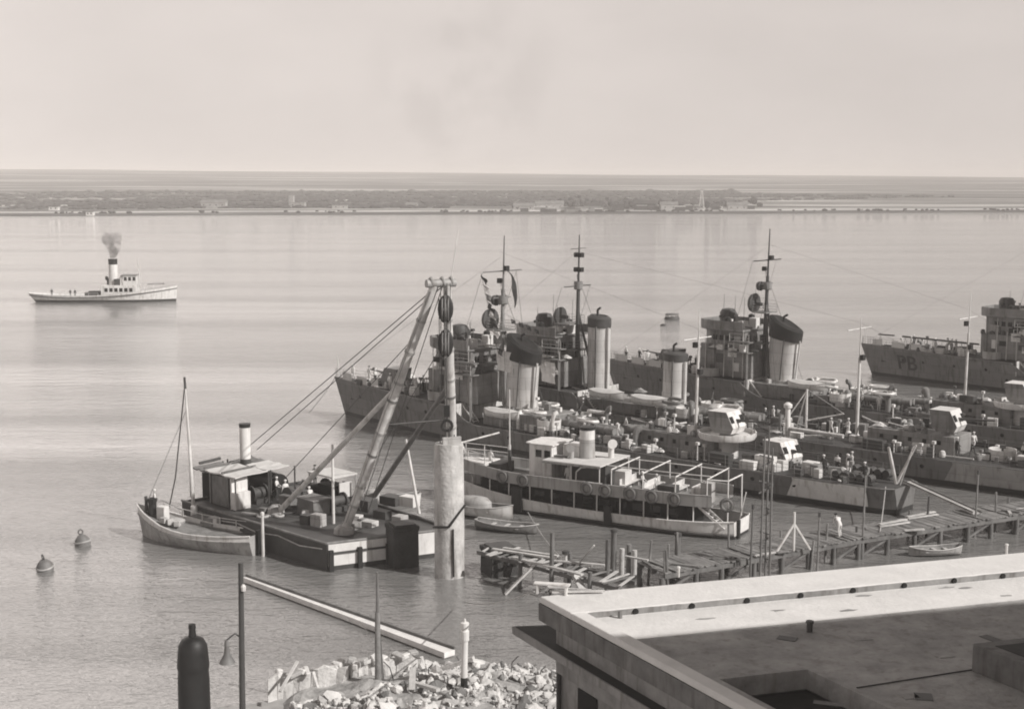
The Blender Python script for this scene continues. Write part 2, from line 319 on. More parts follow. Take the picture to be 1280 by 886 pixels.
for a in [(268, 20, 8, 4.5, 150, 'long low white building left of the small towered one on the far shore', 'hull_light', True),
          (372, 13, 7, 4, 150, 'small white building with a square tower on the far shore', 'hull_light', False, 1.5),
          (425, 12, 6, 2.6, 120, 'pale flat shed just right of the towered building on the far shore', 'hull_light', False),
          (515, 9, 6, 2.6, 140, 'small pale shed standing alone midway along the far shore', 'hull_light', True),
          (68, 7, 5, 3, 100, 'small white hut near the left end of the far shore', 'white', True),
          (113, 5, 4, 2.6, 6, 'tiny white hut at the water edge of the far shore', 'white', False),
          (655, 16, 8, 3.4, 70, 'low white shed left of the far dockyard cranes', 'hull_light', True),
          (687, 22, 9, 4.6, 80, 'wide white roofed hall beside the far dockyard cranes', 'hull_light', True),
          (806, 17, 9, 5.2, 60, 'dark walled hall with pale roof right of the far dockyard cranes', 'dark', True),
          (836, 13, 8, 4.6, 50, 'white hall between the dark hall and the lattice tower on the far shore', 'hull_light', True),
          (858, 10, 7, 3.0, 60, 'low dark shed just left of the far lattice tower', 'dark', False),
          (897, 8, 6, 3.2, 60, 'small white shed just right of the far lattice tower', 'white', True),
          (921, 15, 8, 4.2, 50, 'rounded white hall rightmost of the far dockyard buildings', 'hull_light', True),
          (742, 14, 8, 4.4, 40, 'grey shed among the far dockyard cranes', 'super', True),
          (772, 10, 7, 5.2, 45, 'dark block between the cranes and the dark hall on the far shore', 'dark', False)]: far_house(*a)
rs_ = random.Random(44)
for i in range(22):
    px = rs_.uniform(645, 945); t = rs_.uniform(18, 75); x = (px - 640) / FOC * 1080; Y = shore(x) + t; x = (px - 640) / FOC * (Y * CT + 26 * ST); wd, hg = rs_.uniform(3, 9), rs_.uniform(1.6, 3.4)
    e = empty('far_shed', (x, Y, land_z(x, t)), R(rs_.uniform(-8, 8)), 'small low shed in the crowded dockyard strip along the far shore', 'shed', 'sheds of the far dockyard'); m_ = rs_.choice(['hull_light', 'dark', 'super', 'dark', 'canvas'])
    MB().box((0, 0, hg / 2 - .3), (wd, 4, hg + .6)).build('wall', m_, e); MB().rings([[(sx * (wd / 2 + .2), -2.3, hg), (sx * (wd / 2 + .2), 2.3, hg), (sx * (wd / 2 + .2), rs_.uniform(-.5, .5) if False else 0, hg + .9)] for sx in (-1, 1)]).build('roof', rs_.choice(['hull_light', 'super', 'dark']), e)
def lattice(mb, base, h, w0, w1, k, r):
    for i in range(k):
        z0, z1 = h * i / k, h * (i + 1) / k; a0 = w0 + (w1 - w0) * i / k; a1 = w0 + (w1 - w0) * (i + 1) / k
        c0 = [Vector(base) + Vector((sx * a0 / 2, sy * a0 / 2, z0)) for sx, sy in ((-1, -1), (1, -1), (1, 1), (-1, 1))]
        c1 = [Vector(base) + Vector((sx * a1 / 2, sy * a1 / 2, z1)) for sx, sy in ((-1, -1), (1, -1), (1, 1), (-1, 1))]
        for j in range(4):
            mb.tube(c0[j], c1[j], r, n=4); mb.tube(c0[j], c1[(j + 1) % 4], r * .7, n=4); mb.tube(c1[j], c1[(j + 1) % 4], r * .7, n=4)
def far_point(px, t):
    x = (px - 640) / FOC * 1080; Y = shore(x) + t; x = (px - 640) / FOC * (Y * CT + 26 * ST); return Vector((x, Y, land_z(x, t)))
p = far_point(877, 60); r = empty('lattice_tower', p, 0, 'pale lattice tower standing among sheds on the far shore', 'tower')
k = MB(); lattice(k, (0, 0, 0), 15, 4.4, 0.8, 6, .17); k.build('tower_frame', 'spar', r); MB().box((0, 0, 15.2), (2, 2, .5)).build('platform', 'spar', r)
for i, (px, h, tt, jib, lab) in enumerate([(722, 15, 55, -9, 'leftmost dockyard crane on the far shore, jib pointing left'), (735, 12, 40, 8, 'second dockyard crane from the left on the far shore, jib pointing right'), (757, 13, 50, -7, 'dockyard crane nearest the dark block on the far shore')]):
    p = far_point(px, tt); r = empty('dock_crane', p, 0, lab, 'crane', 'dock cranes on the far shore')
    k = MB(); lattice(k, (0, 0, 0), h * .7, 3.4, 1.8, 4, .13); k.build('tower_frame', 'super', r)
    k = MB(); k.tube((0, 0, h * .7), (jib, 0, h), .22, .12, 4); k.tube((0, 0, h * .9), (jib, 0, h), .08, n=4); k.tube((0, 0, h * .7), (0, 0, h * .9), .12, n=4); k.build('jib', 'super', r)
    MB().box((-jib * .12, 0, h * .72), (3, 2.4, 2)).build('cab', 'dark', r)

# ------------------------------------------------------------------ haze
mb = MB(); mb.box((0, 3000, 28), (9000, 6700, 60))
hm = bpy.data.materials.new('haze_air'); hm.use_nodes = True; nt = hm.node_tree
for n in list(nt.nodes):
    if n.type == 'BSDF_PRINCIPLED': nt.nodes.remove(n)
out = [n for n in nt.nodes if n.type == 'OUTPUT_MATERIAL'][0]
pv = nt.nodes.new('ShaderNodeVolumePrincipled'); pv.inputs['Color'].default_value = (0.99, 0.945, 0.915, 1); pv.inputs['Density'].default_value = 0.00028; pv.inputs['Anisotropy'].default_value = -0.2
nt.links.new(pv.outputs[0], out.inputs['Volume'])
hz = mb.build('haze', hm); tag(hz, kind='stuff')

# ------------------------------------------------------------------ people
def person_mesh(name, pose, mats):
    """One continuous skinned body; mats: skin, shirt, trousers. pose: dict of joint positions (metres, facing -y)."""
    J = dict(pelvis=(0, 0, .95), waist=(0, 0, 1.12), chest=(0, .01, 1.34), neck=(0, 0, 1.5), head0=(0, -.01, 1.58), head1=(0, -.02, 1.70),
             hipL=(-.1, 0, .9), kneeL=(-.11, -.02, .5), ankL=(-.11, .02, .09), toeL=(-.12, -.15, .04), hipR=(.1, 0, .9), kneeR=(.11, -.02, .5), ankR=(.11, .02, .09), toeR=(.12, -.15, .04),
             shL=(-.19, 0, 1.42), elL=(-.25, .02, 1.14), wrL=(-.26, -.08, .9), haL=(-.26, -.11, .8), shR=(.19, 0, 1.42), elR=(.25, .02, 1.14), wrR=(.26, -.08, .9), haR=(.26, -.11, .8))
    J.update(pose); RAD = dict(pelvis=.145, waist=.13, chest=.16, neck=.06, head0=.085, head1=.095, hip=.095, knee=.06, ank=.045, toe=.04, sh=.075, el=.05, wr=.036, ha=.042)
    ks = list(J); E = [('pelvis', 'waist'), ('waist', 'chest'), ('chest', 'neck'), ('neck', 'head0'), ('head0', 'head1')]
    for s in 'LR': E += [('pelvis', 'hip' + s), ('hip' + s, 'knee' + s), ('knee' + s, 'ank' + s), ('ank' + s, 'toe' + s), ('chest', 'sh' + s), ('sh' + s, 'el' + s), ('el' + s, 'wr' + s), ('wr' + s, 'ha' + s)]
    me = bpy.data.meshes.new(name); me.from_pydata([J[k] for k in ks], [(ks.index(a), ks.index(b)) for a, b in E], [])
    o = bpy.data.objects.new(name, me); C.objects.link(o); o.modifiers.new('skin', 'SKIN')
    lay = me.skin_vertices[0].data if me.skin_vertices else None
    for i, k in enumerate(ks):
        r = RAD.get(k, RAD.get(k[:-1], .05)); lay[i].radius = (r, r * (.8 if k in ('chest', 'waist', 'pelvis') else 1)); lay[i].use_root = (k == 'pelvis')
    o.modifiers.new('sub', 'SUBSURF').levels = 1; o.modifiers['sub'].render_levels = 1
    dg = bpy.context.evaluated_depsgraph_get(); me2 = bpy.data.meshes.new_from_object(o.evaluated_get(dg)); bpy.data.objects.remove(o)
    me2.name = name; me2.materials.clear()
    for m_ in mats: me2.materials.append(M[m_])
    H0 = Vector(J['neck']).z; W0 = Vector(J['waist']).z - .1; hL, hR = Vector(J['haL']), Vector(J['haR']); hd = Vector(J['head1'])
    for p in me2.polygons:
        c = p.center; p.use_smooth = True
        near_hand = min((c - hL).length, (c - hR).length) < .13
        if (c - hd).length < .21 or near_hand: p.material_index = 0
        elif (c - Vector(J['pelvis'])).length < .2 or min((c - Vector(J[k])).length for k in ('kneeL', 'kneeR', 'ankL', 'ankR', 'hipL', 'hipR', 'toeL', 'toeR')) < .3 and c.z < Vector(J['waist']).z + .05: p.material_index = 2
        else: p.material_index = 1
    return me2, hd
P_STAND = {}
P_LEAN = dict(haL=(-.1, -.42, 1.0), wrL=(-.13, -.32, 1.02), elL=(-.24, -.08, 1.12), haR=(.1, -.42, 1.02), wrR=(.13, -.32, 1.04), elR=(.24, -.08, 1.14), kneeL=(-.12, -.1, .5), ankL=(-.12, .06, .09), toeL=(-.13, -.1, .04))
P_WALK = dict(kneeL=(-.1, -.2, .52), ankL=(-.1, -.26, .1), toeL=(-.1, -.43, .06), kneeR=(.1, .05, .5), ankR=(.1, .3, .12), toeR=(.1, .16, .04), elL=(-.24, .1, 1.16), wrL=(-.24, .12, .92), haL=(-.24, .09, .84), elR=(.24, -.06, 1.16), wrR=(.22, -.22, 1.0), haR=(.22, -.29, .94))
P_BEND = dict(waist=(0, -.08, 1.06), chest=(0, -.26, 1.2), neck=(0, -.36, 1.3), head0=(0, -.42, 1.34), head1=(0, -.5, 1.42), shL=(-.19, -.3, 1.24), shR=(.19, -.3, 1.24), elL=(-.24, -.36, .98), wrL=(-.2, -.5, .78), haL=(-.18, -.55, .7), elR=(.24, -.34, .98), wrR=(.2, -.46, .78), haR=(.18, -.52, .7), pelvis=(0, .06, .93), hipL=(-.1, .05, .88), hipR=(.1, .05, .88), kneeL=(-.12, -.1, .5), kneeR=(.12, .06, .5), ankR=(.12, .2, .09), toeR=(.13, .05, .04))
FIG = {}
for pn, ps in (('stand', P_STAND), ('lean', P_LEAN), ('walk', P_WALK), ('bend', P_BEND)):
    for cn_, cl in (('white', ('skin', 'cloth_white', 'cloth_white')), ('dark', ('skin', 'cloth_dark', 'cloth_dark')), ('mixed', ('skin', 'cloth_white', 'cloth_dark')), ('grey', ('skin', 'cloth_mid', 'cloth_dark'))):
        FIG[pn, cn_] = (ps, cl, None)
def person(P, rz, pose, cl, label, group=None, cap='cloth_white', k=1.0):
    ps, mats, me = FIG[pose, cl]
    if me is None:
        me, hd = person_mesh('person', ps, mats); FIG[pose, cl] = (ps, mats, (me, hd))
    else: me, hd = me
    o = bpy.data.objects.new('person', me); C.objects.link(o); o.location = P; o.rotation_euler = (0, 0, rz); o.scale = (k, k, k)
    tag(o, label, 'person', group)
    if cap:
        key = ('cap', cap, pose)
        if key not in FIG: FIG[key] = MB().lathe((hd.x, hd.y + .01, hd.z), [(.112, .02), (.118, .07), (.10, .115), (.05, .135)], 10).build('cap', cap, smooth=50); h = FIG[key]
        else: h = FIG[key].copy(); C.objects.link(h)
        h.parent = o
    return o

# ------------------------------------------------------------------ warships
def ship_hull(root, Ln, B, zf, zm, brk, rake=1.8, sub=None):
    def zd(x):
        if x < brk - 4: return zf - .02 * x
        if x > brk: return zm
        t = (x - brk + 4) / 4; return zm + (zf - .02 * x - zm) * (1 - t) ** 1.9
    def hbd(x):
        u = x / Ln; e = 1 - max(0, 1 - u / .42) ** 2.3
        return max(.06, B / 2 * e * (1 - .34 * max(0, (u - .62) / .38) ** 2.2))
    def hbw(x):
        u = x / Ln; e = 1 - max(0, 1 - u / .46) ** 1.75
        return max(.04, B / 2 * .95 * e * (1 - .5 * max(0, (u - .62) / .38) ** 2))
    xs = [0, .4, 1, 2, 3.5, 5, 7, 9, 12, 15, 18] + [brk - 4, brk - 3.4, brk - 2.8, brk - 2.2, brk - 1.5, brk - .8, brk] + [brk + 5 * i for i in range(1, 12) if brk + 5 * i < Ln - 2] + [Ln - 2, Ln - .9, Ln]
    xs = sorted(set(round(x, 3) for x in xs))
    def rk(x, z): return x - rake * (z / zf) * max(0, 1 - x / 9) ** 1.2
    def end(x): return 1.0 if x < Ln - 2 else (.93 if x < Ln - .5 else .72)
    levels = [(-1.4, .55), (0, 1), (.28, 1), (.55, 1), (1, 1)]
    def ring(x):
        z1 = zd(x); out = []
        prof = [(-1.4, hbw(x) * .6), (0.0, hbw(x)), (.45, hbw(x) * .93 + hbd(x) * .07), (.5 * z1 + .1, hbw(x) * .68 + hbd(x) * .32), (.8 * z1, hbw(x) * .28 + hbd(x) * .72), (z1, hbd(x))]
        return [(rk(x, max(z, 0)), y * end(x), z) for z, y in prof]
    hull = MB(); boot = MB()
    for sgn in (-1, 1):
        g = [[(p[0], sgn * p[1], p[2]) for p in ring(x)] for x in xs]
        hull.sheet([r[2:] for r in g]); boot.sheet([r[:3] for r in g])
    for a, b in (('h', slice(2, 6)), ('b', slice(0, 3))):
        r = ring(xs[-1])[b]; (hull if a == 'h' else boot).sheet([[(p[0], -p[1], p[2]) for p in r], [(p[0], p[1], p[2]) for p in r]])
    # plating: thin gunwale bar along the deck edge so the hull's edge has thickness
    h = hull.build('hull', 'hull', root, smooth=35); boot.build('boot_topping', 'boot', h, smooth=35)
    dk = MB()
    fx = [x for x in xs if x <= brk - 3.4]; dk.sheet([[(rk(x, zf), -hbd(x) * .985, zf - .02 * x - .05), (rk(x, zf), hbd(x) * .985, zf - .02 * x - .05)] for x in fx])
    mx = [x for x in xs if x >= brk - 3.4]; dk.sheet([[(x, -hbd(x) * end(x) * .985, zm - .04), (x, hbd(x) * end(x) * .985, zm - .04)] for x in mx])
    dk.build('deck', 'deck', root)
    gw = MB()
    for sgn in (-1, 1): gw.path([(rk(x, zd(x)), sgn * hbd(x) * end(x), zd(x)) for x in xs], .07, 5)
    gw.build('gunwale', 'super', root)
    x0 = brk - 3.4; MB().box((x0 + .06, 0, (zf + zm) / 2 - .1), (.12, hbd(x0) * 1.93, zf - zm - .15)).build('bulkhead', 'funnel', root)
    return zd, hbd, rk, end
def railing(root, pts, h=1.0, r=.022, name='railing', m='super', rails=3):
    k = MB(); P = []
    for a, b in zip(pts, pts[1:]):
        a, b = Vector(a), Vector(b); n = max(1, int((b - a).length / 1.6))
        for i in range(n): P.append(a.lerp(b, i / n))
    P.append(Vector(pts[-1]))
    for p in P: k.tube(p, p + Vector((0, 0, h)), r, n=4)
    for j in range(rails):
        z = h * (j + 1) / rails; k.path([p + Vector((0, 0, z)) for p in P], r * .8, 4)
    return k.build(name, m, root)
def deck_gun(root, x, y, z, deg, shield='white', plat=0.0, blen=4.2):
    """open-backed gun: pedestal, sloped shield with two sighting ports, one barrel; muzzle towards local +x turned by deg"""
    pr = R(deg); rot = Matrix.Rotation(pr, 3, 'Z'); T = Vector((x, y, z))
    k = MB(); k.lathe(T, [(.75, 0), (.62, .5), (.5, 1.0)], 12); g = k.build('gun_pedestal', 'super', root, smooth=40)
    side = [(.95, .35), (1.25, .9), (.55, 2.25), (-1.35, 2.25), (-1.35, 2.12), (.42, 2.12), (.5, .35)]
    k = MB(); half = 1.2
    for s in (-1, 1):
        poly = [(1.0, .35), (1.25, .9), (.55, 2.25), (-1.35, 2.25), (-1.0, .6), (-.6, .35)]
        k.rings([[T + rot @ Vector((a, s * half, b)) for a, b in poly], [T + rot @ Vector((a, s * (half - .07), b)) for a, b in poly]])
    k.m(1); fr = [(1.0, .35), (1.25, .9), (.55, 2.25)]
    for (a, b), (c, d) in zip(fr, fr[1:]): k.rings([[T + rot @ Vector(p) for p in ((a, -half + .01, b), (c, -half + .01, d), (c, half - .01, d), (a, half - .01, b))], [T + rot @ Vector(p) for p in ((a - .07, -half + .01, b), (c - .07, -half + .01, d), (c - .07, half - .01, d), (a - .07, half - .01, b))]])
    k.box(T + rot @ Vector((-.4, 0, 2.24)), (1.85, 2 * half - .02, .07), rz=pr); sh = k.build('gun_shield', ['super', shield], g)  # sides greyer than the front plate: their shade is put into the paint
    k = MB()
    for s in (-.85, .85):
        c = T + rot @ Vector((.93, s, 1.6)); k.box(c, (.1, .46, .6), rz=pr, ry=-.48)
    k.build('sighting_port', 'opening', g)
    b = MB(); b.tube(T + rot @ Vector((-.6, 0, 1.35)), T + rot @ Vector((1.3, 0, 1.45)), .2, .17, 10).tube(T + rot @ Vector((1.25, 0, 1.45)), T + rot @ Vector((blen, 0, 1.66)), .11, .075, 10)
    b.build('barrel', 'gunmetal', g, smooth=40)
    return g
def light_gun(root, x, y, z, deg, drum='white'):
    rot = Matrix.Rotation(R(deg), 3, 'Z'); T = Vector((x, y, z))
    k = MB(); k.lathe(T, [(1.15, 0), (1.2, .95), (1.13, .95), (1.1, .08)], 16); g = k.build('gun_tub', drum, root, smooth=40)
    k = MB(); k.tube(T + Vector((0, 0, .08)), T + Vector((0, 0, 1.1)), .14, .1, 8); k.box(T + Vector((0, 0, 1.15)), (.5, .3, .3), rz=R(deg)); k.tube(T + rot @ Vector((0, 0, 1.2)), T + rot @ Vector((1.9, 0, 1.75)), .06, .04, 6); k.build('light_gun', 'gunmetal', g)
    return g
def funnel(root, x, z0, z1, rx, ry, rake=.6, slant=1.0, capm='black', body='funnel', cap_h=1.15, flare=.12, pipe=True):
    n = 24
    def ring(f, k, tilt=0.0):
        z = z0 + (z1 - z0) * f; return [(x + rake * f + rx * k * math.cos(2 * math.pi * i / n), ry * k * math.sin(2 * math.pi * i / n), z - tilt * math.cos(2 * math.pi * i / n)) for i in range(n)]
    fc = 1 - cap_h / (z1 - z0); k = MB()
    k.rings([ring(0, 1.1), ring(.03, 1.02), ring(.04, 1.0), ring(fc * .5, 1.0), ring(fc, 1.0, slant * .35)], cap0=False, cap1=False); o = k.build('funnel', body, root, smooth=40)
    k = MB(); a, b_, c_ = ring(fc - .012, 1.0 + flare, slant * .35), ring(.99, 1.02 + flare, slant), ring(1.02, .72 + flare, slant * .8)
    k.rings([ring(fc - .012, 1.004, slant * .35), a, b_, c_, ring(1.0, .6, slant * .6)], cap0=False, cap1=True); k.build('funnel_cap', capm, o, smooth=30)
    if pipe:
        k = MB(); k.tube((x + rx + .16, -ry * .25, z0 + .3), (x + rake + rx + .16, -ry * .25, z1 - cap_h * 1.1), .11, n=8); k.build('steam_pipe', 'funnel', o, smooth=40)
        k = MB(); k.path([(x + rake - rx * .2, 0, z1 + .1), (x + rake - rx * .2, 0, z1 + .75), (x + rake + .12, 0, z1 + 1.0)], .13, 8); k.build('exhaust_pipe', 'black', o, smooth=40)
    k = MB(); k.rings([ring(0, 1.16), ring(.05, 1.14), ring(.055, 1.0)], cap0=False, cap1=False); k.build('funnel_collar', 'hull_light', o, smooth=30)
    k = MB(); k.bar((x + rx * .35, -ry * .98 - .02, z0 + .4), (x + rake * fc + rx * .35, -ry * .98 - .02, z0 + (z1 - z0) * fc), .16, .1, (0, 1, 0)); k.build('funnel_ladder', 'steel', o)
    return o
def mast(root, x, y, z0, z1, r, yards=(), legs=True, lean=0.0, m='super', boxes=()):
    k = MB(); zt = z0 + (z1 - z0) * .68; k.tube((x, y, z0), (x + lean * .68, y, zt), r, r * .75, 10); k.tube((x + lean * .66, y, zt - .6), (x + lean, y, z1), r * .5, r * .22, 8)
    o = k.build('mast', m, root, smooth=40)
    if legs:
        q = MB()
        for s in (-1, 1): q.tube((x + 1.6, y + s * 1.3, z0), (x + lean * .4, y, z0 + (z1 - z0) * .5), r * .6, r * .5, 6)
        q.build('tripod_leg', m, o)
    for z, w, rr in yards: q = MB(); q.tube((x + lean * (z - z0) / (z1 - z0) - .12, y - w / 2, z), (x + lean * (z - z0) / (z1 - z0) - .12, y + w / 2, z), rr, n=6); q.build('yard', m, o)
    for kind, z, dx, sz in boxes:
        q = MB()
        c = (x + dx + lean * (z - z0) / (z1 - z0), y, z)
        if kind == 'nest': q.lathe((c[0], c[1], z), [(sz * .8, 0), (sz, .1), (sz, .9), (sz * .93, .9), (sz * .9, .15)], 12); q.build('crows_nest', 'super', o, smooth=40)
        elif kind == 'lamp': q.box(c, (.35, .5, .5)); q.tube(c, (c[0] - dx, y, z), .05, n=4); q.build('mast_lamp', 'black', o)
        elif kind == 'disc':
            q.rings([[(c[0] + d + .0, c[1] - .3 + sz * kk * math.cos(2 * math.pi * i / 18), c[2] + sz * kk * math.sin(2 * math.pi * i / 18)) for i in range(18)] for d, kk in ((-.35, .55), (-.3, .9), (.05, 1), (.1, 1), (.12, .9))]); q.box((c[0] + .5, c[1] - .3, c[2] - .1), (.9, .4, .4)); q.build('searchlight', 'dark', o, smooth=40)
        elif kind == 'platform': q.box(c, (sz, sz * 1.2, .12)); q.build('mast_platform', 'super', o); railing(o, [(c[0] - sz / 2, y - sz * .6, z), (c[0] + sz / 2, y - sz * .6, z), (c[0] + sz / 2, y + sz * .6, z), (c[0] - sz / 2, y + sz * .6, z), (c[0] - sz / 2, y - sz * .6, z)], .9, .03, 'platform_rail')
    return o
def ventilator(root, x, y, z, h=1.6, r=.3, deg=0, m='super'):
    rot = Matrix.Rotation(R(deg), 3, 'Z'); T = Vector((x, y, z)); pts = [(0, 0, 0, r), (0, 0, h * .6, r), (.05, 0, h * .8, r * 1.1), (.25, 0, h, r * 1.3), (.5, 0, h * 1.02, r * 1.6)]
    dirs = [(0, 0, 1), (0, 0, 1), (.4, 0, .9), (.85, 0, .5), (1, 0, 0)]; rg = []
    for (a, b, c, rr), d in zip(pts, dirs):
        d = Vector(d).normalized(); s = Vector((0, 1, 0)); u = d.cross(s); rg.append([T + rot @ (Vector((a, b, c)) + (s * math.cos(2 * math.pi * i / 10) + u * math.sin(2 * math.pi * i / 10)) * rr) for i in range(10)])
    return MB().rings(rg).build('ventilator', m, root, smooth=50)
def windows_row(root, p, q, n, w, h, off, name='window'):
    p, q = Vector(p), Vector(q); d = (q - p).normalized(); nrm = Vector(off)
    for i in range(n):
        c = p.lerp(q, (i + .5) / n); k = MB(); k.rings([[c + d * a * w / 2 + Vector((0, 0, b * h / 2)) + nrm * e for a, b in ((-1, -1), (1, -1), (1, 1), (-1, 1))] for e in (-.02, .03)]); k.build(name, 'opening' if name == 'porthole' else 'glass', root)
def carley(root, x, y, z, deg=0, tilt=0):
    k = MB(); n = 20; rot = Matrix.Rotation(R(deg), 3, 'Z') @ Matrix.Rotation(R(tilt), 3, 'X'); T = Vector((x, y, z)); vs = []; fs = []
    for i in range(n):
        t = 2 * math.pi * i / n; cx, cy = 1.15 * math.copysign(abs(math.cos(t)) ** .7, math.cos(t)), .62 * math.copysign(abs(math.sin(t)) ** .7, math.sin(t)); d = Vector((cx, cy, 0)).normalized()
        for j in range(6):
            u = 2 * math.pi * j / 6; vs.append(T + rot @ (Vector((cx, cy, 0)) + d * .17 * math.cos(u) + Vector((0, 0, .17 * math.sin(u)))))
    for i in range(n):
        for j in range(6): fs.append((i * 6 + j, ((i + 1) % n) * 6 + j, ((i + 1) % n) * 6 + (j + 1) % 6, i * 6 + (j + 1) % 6))
    return k.add(vs, fs).build('life_raft', 'white' if int(abs(x * 7)) % 3 == 0 else 'steel', root, smooth=50)
def torpedo_tubes(root, x, y, z, deg, L_=7.5, m='super'):
    rot = Matrix.Rotation(R(deg), 3, 'Z'); T = Vector((x, y, z)); k = MB(); k.lathe(T, [(1.0, 0), (.9, .6)], 14); b = k.build('tube_mount', 'dark', root, smooth=40)
    for s in (-.45, .45):
        q = MB(); q.tube(T + rot @ Vector((-L_ / 2, s, 1.0)), T + rot @ Vector((L_ / 2, s, 1.0)), .36, n=14)
        for f in (-.3, .05, .34): q.tube(T + rot @ Vector((L_ * f - .12, s, 1.0)), T + rot @ Vector((L_ * f + .12, s, 1.0)), .42, n=14)
        q.build('torpedo_tube', m, b, smooth=40)
    MB().box(T + rot @ Vector((0, 0, 1.55)), (1.1, .9, .6), rz=R(deg)).build('tube_sight', 'dark', b)
def lockers(root, rnd, spots, zdeck):
    for (x, y, sx, sy, sz, m) in spots: MB().box((x, y, zdeck + sz / 2), (sx, sy, sz), rz=R(rnd.uniform(-3, 3))).build('deck_locker', m, root, bevel=.03)
def warship(fr, label, kind, seed):
    rnd = random.Random(seed); twin = kind == 'twin'
    root = empty('warship', fr.w(0, 0, 0), fr.a, label, 'warship', 'warships moored stern to the jetty')
    Ln, B = (81.0, 8.2) if twin else (69.8, 7.9); zf, zm, brk = (4.4, 2.3, 25.5) if twin else (4.2, 2.2, 25.0)
    zd, hbd, rk, end = ship_hull(root, Ln, B, zf, zm, brk)
    # forecastle gear
    k = MB(); k.path([(-1.0, 0, zf), (-1.3, 0, zf + 2.4)], .05, 6); k.build('jackstaff', 'spar', root)
    for s in (-1, 1):
        k = MB(); k.lathe((5.5, s * .5, zf - .15), [(.35, 0), (.28, .3), (.34, .62), (.2, .7)], 10); k.build('capstan', 'gunmetal', root, smooth=40)
        k = MB(); k.path([(5.4, s * .55, zf - .02), (3.2, s * .5, zf + .02), (1.4, s * .42, zf - .02)], .09, 5); k.build('anchor_chain', 'gunmetal', root)
        k = MB(); k.path([(1.9, s * (hbd(1.9) * .72), 3.3), (2.1, s * (hbd(2.1) * .66 + .05), 2.2)], .1, 5); k.path([(1.6, s * (hbd(2.1) * .66 + .08), 2.1), (2.6, s * (hbd(2.1) * .66 + .16), 2.1)], .12, 5); k.build('anchor', 'black', root)
    k = MB()
    for s in (-1, 1): k.bar((11.6, 0, zf + .15), (12.8, s * 2.6, zf + .1), .06, .9)
    k.build('breakwater', 'super', root)
    if kind != 'pb': deck_gun(root, 8.6, 0, zf - .2, 180, 'super')
    for s in (-1, 1):
        railing(root, [(rk(x, zf), s * hbd(x) * .96, zf - .02 * x) for x in (.2, 1, 2, 3.5, 5, 7, 9, 12, 15)], 1.0)
        railing(root, [(x, s * hbd(x) * .96, zm) for x in (brk + 3, 33, 38, 43, 48, 53, 58, 63, Ln - 2)], 1.0)
    lockers(root, rnd, [(3.6, .0, .9, .6, .5, 'white'), (7.2, 1.3, .8, .8, .6, 'hull_light'), (10.6, -1.6, 1.1, .7, .7, 'canvas'), (12.6, 1.5, 1.2, .8, .8, 'super'), (13.8, -2.1, .9, .7, .9, 'white'), (4.6, -.9, .6, .6, .4, 'canvas')], zf - .25)
    for i in range(5): ventilator(root, 6.5 + i * 1.8, (-1) ** i * 1.2, zf - .25, rnd.uniform(.7, 1.2), .16, rnd.uniform(0, 360), rnd.choice(['white', 'super']))
    # canvas dodger lashed to the forecastle rail
    for a in range(3):
        k = MB(); x0 = 1.6 + a * 2.6; x1 = x0 + rnd.uniform(1.2, 2.0); k.sheet([[(rk(x, zf), -hbd(x) * .975, zf - .02 * x + zz + .05 * math.sin(x * 7)) for x in (x0, (x0 + x1) / 2, x1)] for zz in (.12, .9)]); k.build('rail_canvas', 'canvas', root)
    # bridge
    bx = fr.ax(720, 5) - 6.2 if twin else (15.2 if kind == 'disc' else 17.0)
    zb = zf + .8; k = MB(); k.box((bx + 3, 0, zb + .6), (7.2, 5.0, 3.1)); d1 = k.build('deckhouse', 'super', root, bevel=.05)
    k = MB(); pts = [(bx - .4, -1.5), (bx + .8, -2.2), (bx + 5.4, -2.2), (bx + 5.4, 2.2), (bx + .8, 2.2), (bx - .4, 1.5)]; k.prism(pts, zb + 2.15, zb + 4.4); br = k.build('bridge', 'super', root)
    windows_row(br, (bx + .9, -2.2, zb + 3.5), (bx + 5.2, -2.2, zb + 3.5), 5, .55, .6, (0, -1, 0)); windows_row(br, (bx - .39, -1.4, zb + 3.5), (bx - .39, 1.4, zb + 3.5), 4, .5, .6, (-1, 0, 0)); windows_row(br, (bx + 5.4, -1.9, zb + 3.3), (bx + 5.4, 1.9, zb + 3.3), 3, .7, 1.0, (1, 0, 0))
    k = MB(); pts2 = [(bx - .9, -1.9), (bx + .6, -2.9), (bx + 5.6, -2.9), (bx + 5.6, 2.9), (bx + .6, 2.9), (bx - .9, 1.9)]; k.prism(pts2, zb + 4.4, zb + 4.55)
    n = len(pts2)
    for i in range(n):
        a, b = pts2[i], pts2[(i + 1) % n]
        if i != 2: k.bar((a[0], a[1], zb + 5.05), (b[0], b[1], zb + 5.05), .06, .95)
    k.build('open_bridge', 'super', br)
    k = MB(); k.lathe((bx + 1.6, 0, zb + 4.55), [(.8, 0), (.7, .6), (.95, .65), (1.0, 1.7), (.75, 2.1), (.3, 2.2)], 14); k.tube((bx + 1.6, -1.7, zb + 5.9), (bx + 1.6, 1.7, zb + 5.9), .17, n=8); k.build('rangefinder', 'dark', br, smooth=40)
    k = MB(); k.box((bx + 4.3, -.9, zb + 5.0), (.9, .9, 1.0)); k.box((bx + 4.4, 1.3, zb + 5.1), (1.0, .8, 1.2)); k.build('chart_locker', 'canvas', br, bevel=.05)
